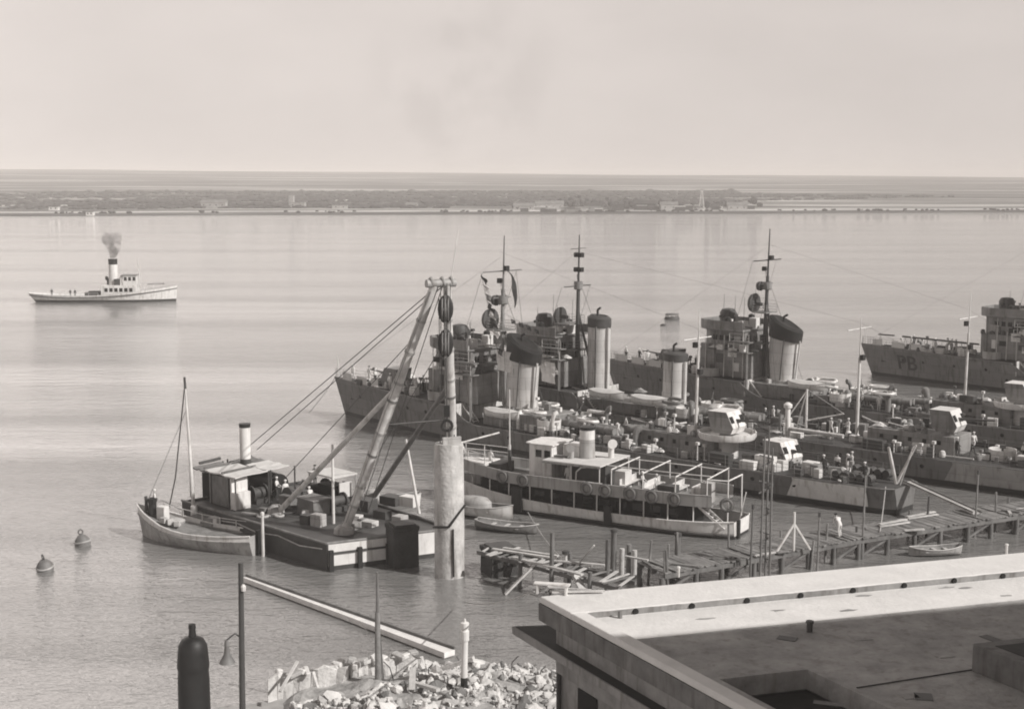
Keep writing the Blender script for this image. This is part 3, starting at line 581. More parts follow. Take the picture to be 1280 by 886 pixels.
    for s in (-1, 1):
        k = MB(); k.lathe((bx + 3.2, s * 2.45, zb + 4.55), [(.1, 0), (.1, .7), (.34, .75), (.36, 1.3), (.2, 1.45)], 10); k.build('signal_lamp', 'black', br, smooth=40)
        k = MB(); k.box((bx + 4.0, s * 2.56, zb + 1.9), (1.2, .1, 1.0)); k.torus((bx + 4.0, s * 2.64, zb + 1.9), (0, 1, 0), .3, .08, 14, 5); k.build('lifebuoy_board', 'white', br)
    k = MB(); k.box((bx + 6.3, 0, zb + 3.0), (1.6, 3.0, .12)); k.box((bx + 6.3, -1.4, zb + 1.5), (.1, .1, 3.0)); k.box((bx + 6.3, 1.4, zb + 1.5), (.1, .1, 3.0)); k.build('signal_platform', 'super', br)
    railing(br, [(bx + 5.6, -1.5, zb + 3.06), (bx + 7.1, -1.5, zb + 3.06), (bx + 7.1, 1.5, zb + 3.06), (bx + 5.6, 1.5, zb + 3.06)], 1.0, .03)
    for s in (-1, 1): light_gun(root, bx + 1.0 + (2 if s > 0 else 0), s * 2.5, zf - .2, 200 + 60 * s, 'hull_light')
    # ladder from the break of the forecastle
    k = MB()
    for s in (-1, 1): k.bar((brk - 3.3, -2.4 + s * .35, zf - .3), (brk - 1.6, -2.4 + s * .35, zm), .06, .14)
    for i in range(8): t = (i + .5) / 8; k.box((brk - 3.3 + 1.7 * t, -2.4, zf - .3 + (zm - zf + .3) * t), (.22, .7, .04))
    k.build('ladder', 'white', root)
    # masts and funnels
    if twin:
        mx = fr.ax(721, 12); mast(root, mx, 0, zf, 20.8, .26, [(15.2, 4.6, .06), (19.3, 2.6, .04)], True, .3, 'dark', [('lamp', 18.6, .35, 0), ('lamp', 18.6, -.35, 0), ('lamp', 17.0, .35, 0), ('lamp', 17.0, -.35, 0), ('nest', 14.8, 0, .5), ('disc', 11.8, -2.2, 1.0), ('platform', 11.0, -1.2, 2.2)])
        f1, f2 = fr.ax(748, 7), fr.ax(843, 5)
        k = MB(); k.box(((f1 + f2) / 2, 0, zm + .55), (f2 - f1 + 6, 5.0, 1.2)); dh = k.build('boiler_casing', 'super', root, bevel=.05)
        funnel(root, f1, zm + .9, 12.0, 1.28, 1.15, .1, .12, 'dark', 'funnel', 1.0, .05); funnel(root, f2, zm + 1.1, 8.9, 1.28, 1.15, .1, .1, 'dark', 'funnel', .75, .05)
        ym = fr.ax(1073, 8); mast(root, ym, 0, zm, 13.9, .17, [(12.9, 4.6, .06)], False, .1, 'spar', [('lamp', 10.2, .3, 0)])
        deck0 = f2 + 3
    else:
        mx = fr.ax(626, 14) if kind == 'flags' else fr.ax(956, 14) if kind == 'disc' else 22.9; bx_ = [('lamp', 17.9, .4, 0), ('lamp', 16.6, -.5, 0), ('nest', 14.2, 0, .55), ('platform', 11.6, -.2, 1.9), ('disc', 12.6, -1.4, 1.15), ('disc', 14.6, -.7, .55)]
        mast(root, mx, 0, zf, 21.2, .26, [(17.6, 5.6, .07), (14.9, 2.6, .05)], True, .5, 'dark' if kind != 'flags' else 'super', bx_)
        f1 = {'flags': 27.3, 'disc': fr.ax(980, 7) - .3, 'pb': 26.5}[kind]
        k = MB(); k.box((f1 + 1.2, 0, zm + .75), (8.0, 5.2, 1.6)); k.build('boiler_casing', 'super', root, bevel=.05)
        funnel(root, f1, zm + 1.5, 10.5, 1.85, 1.3, .55, .95, 'black', 'funnel', 1.7, .10)
        ym = fr.ax(870, 8) if kind == 'flags' else 46.4
        mast(root, ym, 0, zm, 15.2, .16, [(12.6, 4.2, .06)], False, .25, 'spar', [('lamp', 9.6, .3, 0), ('lamp', 12.0, -.3, 0)])
        deck0 = 33.0
    # waist: torpedo tubes, tubs, rafts, ventilators, lockers
    torpedo_tubes(root, deck0 + 4.0, -.6, zm, rnd.uniform(-6, 8)); light_gun(root, deck0 + .2, -2.3, zm + .5, 240, 'white'); light_gun(root, deck0 + .2, 2.3, zm + .5, 120, 'white')
    if not twin: torpedo_tubes(root, deck0 + 10.6, 1.5, zm, 186, 6.0, 'super')
    for i in range(4): carley(root, deck0 - 4.6 + i * 3.4, (-1) ** i * 2.9, zm + 1.75 + .3 * (i % 2), rnd.uniform(-20, 20), rnd.uniform(-14, 14))
    for i in range(8): ventilator(root, deck0 - 6 + i * 2.4, (-1) ** i * rnd.uniform(1.6, 3.0), zm, rnd.uniform(1.2, 2.3), rnd.uniform(.18, .3), rnd.uniform(0, 360), rnd.choice(['white', 'super', 'super', 'steel']))
    lockers(root, rnd, [(deck0 - 2 + i * 2.1 + rnd.uniform(-.5, .5), rnd.choice([-1, 1]) * rnd.uniform(1.2, 3.1), rnd.uniform(.8, 2.2), rnd.uniform(.6, 1.1), rnd.uniform(.5, 1.2), rnd.choice(['white', 'super', 'super', 'dark', 'dark', 'steel'])) for i in range(14)], zm - .03)
    # after deckhouse with the two guns, the fore one superfiring on a round platform
    gx = 52.4 if not twin else 64.0
    k = MB(); k.box((gx - 4.5, 0, zm + .85), (8.5, 3.6, 1.8)); dh = k.build('after_deckhouse', 'super', root, bevel=.05); windows_row(dh, (gx - 8, -1.8, zm + 1.1), (gx - 1, -1.8, zm + 1.1), 5, .35, .35, (0, -1, 0), 'porthole')
    if not twin:
        k = MB(); k.lathe((gx, 0, 0), [(1.0, zm), (1.0, zm + 1.6), (2.5, zm + 1.75), (2.6, zm + 1.95), (2.6, zm + 2.35), (2.52, zm + 2.35), (2.5, zm + 2.0)], 20); gp = k.build('gun_platform', 'white', root, smooth=30)
        deck_gun(root, gx, 0, zm + 1.95, 4, 'white'); deck_gun(root, gx + 5.8, 0, zm, -6, 'white')
        railing(root, [(gx + 2.2, 1.0, zm + 2.0), (gx + 5.0, .9, zm + 2.0)], .9, .03)
    else:
        deck_gun(root, gx - 1.5, -.4, zm + 1.75, 2, 'canvas'); light_gun(root, gx + 3.4, 0, zm, 30, 'white')
        k = MB(); k.lathe((gx + 6.2, 0, zm), [(.7, 0), (.55, 1.4), (.75, 2.6), (.5, 2.8)], 12); k.tube((gx + 6.2, 0, zm + 1.9), (gx + 10.4, 0, zm + 2.1), .32, .24, 10); k.build('covered_gun', 'canvas', root, smooth=40)
    # stern: depth charges, lighter boot, ensign staff
    for s in (-1, 1):
        k = MB(); k.box((Ln - 3.9, s * 1.5, zm + .06), (4.0, 1.0, .1))
        for i in range(5): k.tube((Ln - 5.4 + i * .75, s * 1.9, zm + .45), (Ln - 5.4 + i * .75, s * 1.1, zm + .45), .33, n=10)
        k.build('depth_charge_rack', 'dark', root, smooth=40)
    k = MB(); k.tube((Ln - .5, 0, zm), (Ln + .4, 0, zm + 2.8), .05, n=6); k.build('ensign_staff', 'spar', root)
    lockers(root, rnd, [(Ln - 9, .4, 1.4, 1.0, .7, 'white'), (Ln - 11, -1.4, 1.2, .8, .9, 'canvas'), (Ln - 7.4, -1.5, .8, .8, 1.0, 'super')], zm - .03)
    if kind in ('flags', 'twin'):                     # stern quarter repainted white, a skin just proud of the plating
        xa, xb = (Ln - 9.5, Ln - 2.1) if kind == 'flags' else (63.5, 71.5); n = 8
        def side(x, z):
            hw = B / 2 * .95 * (1 - .5 * max(0, (x / Ln - .62) / .38) ** 2); hd_ = hbd(x); pr = [(.45, hw * .93 + hd_ * .07), (.5 * zm + .1, hw * .68 + hd_ * .32), (.8 * zm, hw * .28 + hd_ * .72), (zm, hd_)]
            for (p, yp), (q_, yq) in zip(pr, pr[1:]):
                if z <= q_: return yp + (yq - yp) * (z - p) / (q_ - p)
            return hd_
        zs = [.5, .5 * zm + .1, .8 * zm, zm - .02]; k = MB(); G = [[(xa + (xb - xa) * i / n + (.5 * z if i == 0 else 0), -side(xa + (xb - xa) * i / n, z) - .03, z) for i in range(n + 1)] for z in zs]
        k.sheet(G); k.build('repainted_plating', 'white' if kind == 'flags' else 'hull_light', root)
    # the small gear that crowds every deck
    def gear(n_, xa, xb, ya, yb, z):
        for i in range(n_):
            x, y = rnd.uniform(xa, xb), rnd.uniform(ya, yb); t = rnd.random(); m_ = rnd.choice(['white', 'white', 'white', 'canvas', 'canvas', 'super', 'dark', 'dark', 'dark', 'hull_light', 'gunmetal', 'gunmetal', 'mid_timber', 'steel']); k = MB()
            if t < .34: s1, s2, s3 = rnd.uniform(.3, 1.1), rnd.uniform(.25, .7), rnd.uniform(.25, .9); k.box((x, y, z + s3 / 2), (s1, s2, s3), rz=rnd.uniform(-.5, .5)); k.build('ready_locker', m_, root, bevel=.02)
            elif t < .55: k.lathe((x, y, z), [(.28, 0), (.3, .3), (.22, .5), (.12, .56)], 10); k.build('rope_reel', m_, root, smooth=40)
            elif t < .72: a_ = rnd.uniform(0, 6.28); l_ = rnd.uniform(1.2, 3.6); k.tube((x, y, z + .1), (x + math.cos(a_) * l_, y + math.sin(a_) * l_ * .4, z + rnd.uniform(.1, .7)), rnd.uniform(.05, .13), n=6); k.build('loose_spar', m_, root)
            elif t < .86: h_ = rnd.uniform(.8, 2.0); k.tube((x, y, z), (x, y, z + h_), .06, .05, 6); k.box((x, y, z + h_), (.3, .3, .25)); k.build('voice_pipe', m_, root)
            else:
                l_ = rnd.uniform(.7, 1.5); k.sheet([[(x + l_ * u / 4, y + l_ * .6 * v / 3, z + .08 + .35 * math.sin(math.pi * u / 4) * math.sin(math.pi * v / 3) + rnd.uniform(0, .1)) for u in range(5)] for v in range(4)]); k.build('heaped_canvas', rnd.choice(['canvas', 'cloth_mid', 'dark']), root)
    gear(84, deck0 - 6, gx - 9, -3.4, 3.2, zm); gear(30, gx - 8.5, gx - 2.5, -1.7, 1.7, zm + 1.75); gear(40, gx + 1, Ln - 3, -2.8, 2.6, zm); gear(18, gx - 9, gx, -3.5, -2.0, zm); gear(30, 2.5, 15, -1.9, 1.9, zf - .2); gear(14, f1 - 2, f1 + 5, -2.5, 2.5, zm + 1.5)
    gear(12, bx + .5, bx + 5.2, -2.4, 2.4, zb + 4.55); gear(8, bx - .5, bx + 6.5, -2.6, -2.3, zb + 2.15)
    # what hangs on the bridge faces: doors, pipes, dodgers, wing platforms
    for i in range(9):
        x = bx + rnd.uniform(0, 6.2); z = zb + rnd.uniform(.2, 3.2); w_, h_ = rnd.uniform(.35, 1.1), rnd.uniform(.5, 1.4); yb = -2.5 if z < zb + 1.4 else -2.2
        k = MB(); k.box((x, yb - .05, z), (w_, .08, h_)); k.build(rnd.choice(['watertight_door', 'bridge_locker', 'canvas_dodger']), rnd.choice(['dark', 'canvas', 'white', 'opening', 'hull_light', 'dark']), root)
    for i in range(5):
        x = bx + .3 + i * 1.3; k = MB(); k.tube((x, -2.68, zf - .2), (x, -2.62, zb + rnd.uniform(2.2, 5.2)), .05, n=5); k.build('vertical_pipe', rnd.choice(['dark', 'spar', 'super']), root)
    for zz, w_ in ((zb + 2.1, 1.3), (zb + 3.3, .9)):
        k = MB(); k.box((bx + 5.4, -2.9, zz), (2.8, w_, .1)); k.build('wing_platform', 'super', root); railing(root, [(bx + 4.1, -2.9 - w_ / 2, zz), (bx + 6.7, -2.9 - w_ / 2, zz)], .95, .035, 'platform_rail', 'funnel', 2)
        k = MB(); k.tube((bx + 6.6, -2.9 - w_ / 2, zm), (bx + 6.6, -2.9 - w_ / 2, zz), .07, n=6); k.build('platform_post', 'super', root)
    for i in range(4): k = MB(); x, y = bx + 1 + i * 1.4, (-1) ** i * 2.2; k.tube((x, y, zb + 4.6), (x + .1, y, zb + 6.6 + rnd.uniform(0, 2.5)), .035, .02, 5); k.build('whip_aerial', 'dark', root)
    for i in range(16):                                # portholes and scuppers along the near side
        x = 5 + i * 4 + rnd.uniform(-.8, .8)
        if x > Ln - 6 or 63 < x < 72 and twin: continue
        z = (2.6 if x < brk - 5 else 1.5); hw = hbd(x); u_ = x / Ln; hwl = B / 2 * .95 * (1 - max(0, 1 - u_ / .46) ** 1.75) * (1 - .5 * max(0, (u_ - .62) / .38) ** 2); ztop = zd(x); pr = [(.45, hwl * .93 + hw * .07), (.5 * ztop + .1, hwl * .68 + hw * .32), (.8 * ztop, hwl * .28 + hw * .72), (ztop, hw)]
        for (p, yp), (q_, yq) in zip(pr, pr[1:]):
            if p <= z <= q_: yy = yp + (yq - yp) * (z - p) / (q_ - p); break
        k = MB(); k.tube((rk(x, z), -yy + .1, z), (rk(x, z), -yy - .03, z), .19, n=10); k.build('porthole', 'opening', root)
    # running wires
    k = MB()
    k.path([(mx, 0, 19.5 if not twin else 19), (ym, 0, 13.5)], .011, 4); k.path([(mx, 0, 19), (-1, 0, zf + .3)], .011, 4); k.path([(mx, 0, 16.5), (mx + 4, -3.2, zm)], .022, 4); k.path([(mx, 0, 16.5), (mx + 4, 3.2, zm)], .022, 4); k.path([(ym, 0, 13.5), (Ln - 3, 0, zm + 1)], .011, 4)
    k.path([(mx - .1, -2.5, 17.6 if not twin else 15.2), (bx + 4, -2.5, zf + 4.9)], .018, 4); k.path([(mx - .1, 2.5, 17.6 if not twin else 15.2), (bx + 4, 2.5, zf + 4.9)], .018, 4)
    k.build('rigging', 'rope', root)
    return root, dict(zd=zd, hbd=hbd, rk=rk, zf=zf, zm=zm, bx=bx, mx=mx, ym=ym, gx=gx, Ln=Ln, f1=f1, brk=brk)
D1b, D1s = at(432, 518), at(1131, 640)
HD = math.degrees(math.atan2(D1s.y - D1b.y, D1s.x - D1b.x))
FR1 = Frame(D1b, HD); FR3 = Frame(at(770, 490), HD); FR4 = Frame(at(1090, 468), HD + 1)
mid = D1b.lerp(at(770, 490), .40); FR2 = Frame((mid.x - 1.0, mid.y + .5), HD + 1.5)
S1, q1 = warship(FR1, 'grey warship nearest the ferry, with flags drying from its mast', 'flags', 11)
S2, q2 = warship(FR2, 'grey warship with two upright pale funnels', 'twin', 12)
S3, q3 = warship(FR3, 'grey warship with a single slanted black funnel top and round searchlights on its mast', 'disc', 13)
S4, q4 = warship(FR4, 'grey warship at the right edge with dark letters PB on its bow', 'pb', 14)
# the letters on the bow
cu = bpy.data.curves.new('hull_letters', 'FONT'); cu.body = 'PB'; cu.size = 2.7; cu.extrude = .02; cu.offset = .03
to = bpy.data.objects.new('hull_letters', cu); C.objects.link(to); bpy.context.view_layer.update()
me = bpy.data.meshes.new_from_object(to.evaluated_get(bpy.context.evaluated_depsgraph_get())); bpy.data.objects.remove(to)
def hull_point(q, x, z):
    zz = q['zd'](x); u = x / q['Ln']; hw = 7.9 / 2 * .95 * (1 - max(0, 1 - u / .46) ** 1.75); hd_ = q['hbd'](x)
    pr = [(.45, hw * .93 + hd_ * .07), (.5 * zz + .1, hw * .68 + hd_ * .32), (.8 * zz, hw * .28 + hd_ * .72), (zz, hd_)]
    for (a, ya), (b, yb) in zip(pr, pr[1:]):
        if z <= b: y = ya + (yb - ya) * (z - a) / (b - a); break
    return Vector((q['rk'](x, z), -y, z))
LX = FR4.ax(1123, 2.5, -1.5); vs = []
for v in me.vertices:
    zc = 1.35 + v.co.y; x = LX + v.co.x; p = hull_point(q4, x, max(.5, zc)); v.co = (p.x, p.y - .03 - (.03 if v.co.z > 0 else 0), zc)
me.materials.clear(); M['faded'] = mat('faded_letters', 0.045, .6, .3, 1.2); me.materials.append(M['faded']); lo = bpy.data.objects.new('hull_letters', me); C.objects.link(lo); lo.parent = S4
# flags and washing on the first ship's mast
def cloth(pts, w_, name, m, parent=None, seed=0):
    rnd = random.Random(seed); a, b = Vector(pts[0]), Vector(pts[1]); k = MB(); n = 6; d = (b - a); per = Vector(w_); g0 = []; g1 = []
    side = d.cross(per).normalized()
    for i in range(n + 1):
        t = i / n; row = []; row2 = []
        for j in range(4):
            u = j / 3; off = side * (.12 * math.sin(5 * t + 3 * u + seed) + .05 * rnd.uniform(-1, 1)); p = a + d * t + per * u + off; row.append(p); row2.append(p + side * .012)
        g0.append(row); g1.append(row2)
    k.sheet(g0).sheet(g1); return k.build(name, m, parent)
W1 = FR1.w
fs_ = empty('flag_hoist', W1(q1['mx'], 0, 8), FR1.a, 'string of small signal flags hanging from the left end of a yardarm', 'flags')
k = MB(); p0, p1 = Vector((-.1, -2.8, 9.6)), Vector((2.2, -2.6, 1.2)); k.path([p0, p1], .02, 4); k.build('halyard', 'rope', fs_)
for i in range(9):
    t = (i + .3) / 9.5; a = p0.lerp(p1, t); b = p0.lerp(p1, t + .075); cloth((a, b), (.75, -.1 + .05 * (i % 3), -.35), 'flag', ['cloth_dark', 'white', 'cloth_mid', 'cloth_dark', 'canvas'][i % 5], fs_, i)
fs2 = empty('flag_hoist', W1(q1['mx'], 0, 8), FR1.a, 'long dark flag curling down from the right yardarm of the warship nearest the ferry', 'flags')
k = MB(); G = []
for i in range(15):
    t = i / 14; c = Vector((.1 + .25 * math.sin(3.2 * t), .8 + 1.15 * math.sin(1.75 * t) + .12 * math.sin(9 * t), 9.6 - 3.9 * t ** 1.25)); w0 = .75 * (1 - .35 * t) * (.55 + .45 * abs(math.cos(4.2 * t + .4)))
    G.append([c + Vector((.14 * math.sin(7 * t + j * 1.6), w0 * (j - 1.5) / 3, -.25 * w0 * (j - 1.5) / 3)) for j in range(4)])
k.sheet(G).sheet([[p + Vector((.015, 0, 0)) for p in r_] for r_ in G]); k.build('flag', 'cloth_dark', fs2, smooth=60); k = MB(); k.path([(-.1, 2.4, 9.6), (1.2, 2.6, 0)], .02, 4); k.build('halyard', 'rope', fs2)
fs3 = empty('flag_hoist', W1(q1['mx'], 0, 8), FR1.a, 'row of dark pennants on a slack line behind the mast hung with flags', 'flags')
k = MB(); pp = [Vector((.2, .4, 5.2)), Vector((1.8, 1.5, 4.2)), Vector((3.4, 2.8, 3.6))]; k.path(pp, .02, 4); k.build('halyard', 'rope', fs3)
for i in range(4): a = pp[0].lerp(pp[2], .15 + .2 * i); a.z -= .25; cloth((a, a + Vector((.35, .3, -.18))), (.05, .05, -.45), 'flag', 'cloth_dark', fs3, i + 20)
for i, (dx, dy, dz, ww, lab) in enumerate([(.9, -1.6, .8, 1.9, 'white washing spread beside the mast of the warship nearest the ferry'), (4.6, .9, -.2, 1.6, 'white washing hung behind the black funnel top of the warship nearest the ferry')]):
    e = empty('washing', W1(q1['mx'] + dx, dy, 8 + dz), FR1.a, lab, 'washing', 'white washing on the warship by the ferry')
    cloth(((0, 0, 1.0), (.2, 0, -1.1)), (ww, .3, -.2), 'sheet', 'white', e, 31 + i); cloth(((-.1, .9, .6), (.2, 1.0, -.6)), (ww * .7, .2, .1), 'sheet', 'canvas', e, 41 + i); k = MB(); k.path([(-.6, 0, 1.05), (ww + .5, .35, .85)], .02, 4); k.build('line', 'rope', e)
# dark awning spar over the rightmost ship's forecastle
e = empty('awning_spar', FR4.w(0, 0, q4['zf']), FR4.a, 'long dark awning spar above the forecastle lettered PB', 'spar')
k = MB(); k.bar((1.0, -.4, 1.5), (3.4, -.5, 1.5), .2, .18); k.bar((4.6, -.5, 1.48), (15.5, -.9, 1.3), .26, .22); k.build('spar', 'dark', e); k = MB()
for x in (1.4, 5, 9, 13): k.tube((x, -.5, -.2), (x, -.55, 1.5), .05, n=5)
k.build('stanchion', 'spar', e)
# derrick on the first ship's stern
e = empty('stern_derrick', W1(FR1.ax(1120, 2.2, .3), .3, q1['zm']), FR1.a, 'pale V-shaped derrick standing on the stern of the warship nearest the jetty gangplank', 'derrick')
MB().tube((0, 0, -.03), (-.5, -.5, 3.0), .16, .12, 8).build('post', 'spar', e); MB().tube((0, 0, -.03), (1.5, .3, 3.3), .12, .08, 8).build('boom', 'spar', e); MB().tube((.1, .12, -.03), (1.2, .6, 3.2), .07, n=6).build('boom', 'spar', e); MB().path([(-.5, -.5, 3.0), (1.5, .3, 3.3)], .025, 4).build('stay', 'rope', e)
# triangular frame on the second ship's waist
xx = FR2.ax(1008, 4); e = empty('boat_derrick', FR2.w(xx, 0, q2['zm']), FR2.a, 'white triangular derrick frame amidships on the two-funnelled warship', 'derrick')
MB().tube((0, 0, 0), (0, 0, 4.3), .15, .1, 8).build('post', 'white', e); k = MB(); k.tube((-2.4, -1.2, 0), (0, 0, 4.2), .06, n=6); k.tube((-1.8, 1.2, 0), (0, 0, 4.2), .06, n=6); k.build('brace', 'white', e); MB().tube((0, 0, 1.2), (3.6, .8, 2.2), .1, .07, 6).build('boom', 'white', e); MB().path([(0, 0, 4.3), (3.6, .8, 2.2)], .03, 4).build('stay', 'pale_rope', e)
xx = FR2.ax(986, 4, -3); e = empty('ventilator_post', FR2.w(xx, -3.2, q2['zm'] - .02), FR2.a, 'thick white ventilator post beside the triangular derrick frame', 'post')
MB().lathe((0, 0, 0), [(.28, 0), (.24, 2.8), (.4, 2.9), (.42, 3.2), (.2, 3.4)], 12).build('pipe', 'white', e, smooth=40); MB().tube((0, 0, .9), (5.8, .2, .8), .2, .2, 10).build('spar', 'spar', e)
# ships' boats
def boat(P, rz, Ln, B, D, label, cat, group, m='white', inside='mid_timber', cover=None, thw=True, name='rowing_boat'):
    e = empty(name, P, rz, label, cat, group); n = 12; o = []; i_ = []
    for k_ in range(n + 1):
        u = k_ / n; e1 = max(.03, (1 - abs(2 * u - 1) ** 2.4)) if u < .5 else max(.45, 1 - abs(2 * u - 1) ** 2.6 * .55); zg = D * (1 + .35 * (2 * u - 1) ** 2); b = B / 2 * e1; x = (u - .5) * Ln
        o.append([(x, -b, zg), (x, -b * .92, zg * .6), (x, -b * .6, zg * .18), (x, 0, 0 if u > .08 else .25 * D), (x, b * .6, zg * .18), (x, b * .92, zg * .6), (x, b, zg)])
        i_.append([(x * .98, -b * .93, zg + .001), (x * .98, -b * .84, zg * .62), (x * .98, -b * .5, zg * .26), (x * .98, 0, .1 * D + .06), (x * .98, b * .5, zg * .26), (x * .98, b * .84, zg * .62), (x * .98, b * .93, zg + .001)])
    k = MB(); k.sheet(o); k.sheet([[r[j] for r in (o[0],)] + [i_[0][j]] for j in range(7)]); k.add(o[-1], [tuple(range(7))]); h = k.build('hull', m, e, smooth=40)
    k = MB(); k.sheet(i_); k.build('inner_planking', inside, h, smooth=40)
    k = MB()
    for s in (0, 6): k.sheet([[o[r][s], i_[r][s]] for r in range(n + 1)])
    for s in (0, 6): k.path([r[s] for r in o], .045, 5)
    k.build('gunwale', 'pale_timber', h)
    if cover:
        k = MB(); k.sheet([[(r[0][0], r[0][1] * .98, r[0][2] + .03), (r[0][0], r[0][1] * .5, r[0][2] + .16 * B * (1 - abs(2 * q / n - 1) ** 3)), (r[0][0], 0, r[0][2] + .24 * B * (1 - abs(2 * q / n - 1) ** 3)), (r[0][0], -r[0][1] * .5, r[0][2] + .16 * B * (1 - abs(2 * q / n - 1) ** 3)), (r[0][0], -r[0][1] * .98, r[0][2] + .03)] for q, r in enumerate(o)]); k.build('boat_cover', cover, h, smooth=60)
    elif thw:
        for u in (.3, .52, .74): MB().box(((u - .5) * Ln, 0, D * .72), (.26, B * .86, .05)).build('thwart', 'pale_timber', h)
    return e
def davits(e, Ln, z0): pass
for (F_, px, y, z, lab) in [(FR1, 628, -2.5, 3.0, 'white covered boat below the raked funnel of the warship nearest the ferry'), (FR2, 759, -3.0, 3.7, 'white boat beside the foot of the taller upright funnel'), (FR2, 812, -3.0, 3.6, 'white boat between the two upright funnels'), (FR3, 1008, -2.8, 3.6, 'white boat behind the slanted black topped funnel of the middle warship')]:
    x = F_.ax(px, z, y); boat(F_.w(x, y, z), F_.a + math.pi, 4.4, 1.6, .7, lab, 'boat', "ships' boats", 'white', cover='canvas', name='ships_boat')
# sailors
rp_ = random.Random(5)
def crew(F_, q, n, x0, x1, z, label, group, ys=None):
    for i in range(n):
        x = rp_.uniform(x0, x1); hb = q['hbd'](x) * .75; y = rp_.uniform(-hb, hb) if ys is None else rp_.uniform(*ys)
        person(F_.w(x, y, z(x)), rp_.uniform(0, 6.28), rp_.choice(['stand', 'lean', 'walk', 'stand']), rp_.choice(['white', 'white', 'dark', 'mixed']), label, group, rp_.choice(['cloth_white', 'cloth_white', 'hair']))
crew(FR1, q1, 10, 1.2, 14, lambda x: q1['zf'] - .02 * x - .05, 'sailor on the forecastle of the warship nearest the ferry', 'sailors on the forecastle nearest the ferry')
crew(FR3, q3, 9, 1.2, 13, lambda x: q3['zf'] - .02 * x - .05, 'sailor on the forecastle seen behind the two upright pale funnels', 'sailors on the middle forecastle')
crew(FR4, q4, 7, 1.5, 12, lambda x: q4['zf'] - .02 * x - .05, 'sailor on the forecastle of the warship lettered PB', 'sailors on the forecastle lettered PB')
crew(FR1, q1, 9, 36, 46, lambda x: q1['zm'] - .04, 'sailor in the waist of the warship nearest the ferry', 'sailors amidships nearest the ferry')
crew(FR1, q1, 6, 60, 67, lambda x: q1['zm'] - .04, 'sailor on the after deck of the warship nearest the ferry', 'sailors aft nearest the ferry')
crew(FR2, q2, 14, 42, 70, lambda x: q2['zm'] - .04, 'sailor on the deck of the two-funnelled warship', 'sailors on the two-funnelled warship', (-3, 3))
crew(FR3, q3, 8, 32, 46, lambda x: q3['zm'] - .04, 'sailor amidships on the warship with round searchlights on its mast', 'sailors amidships on the middle warship')

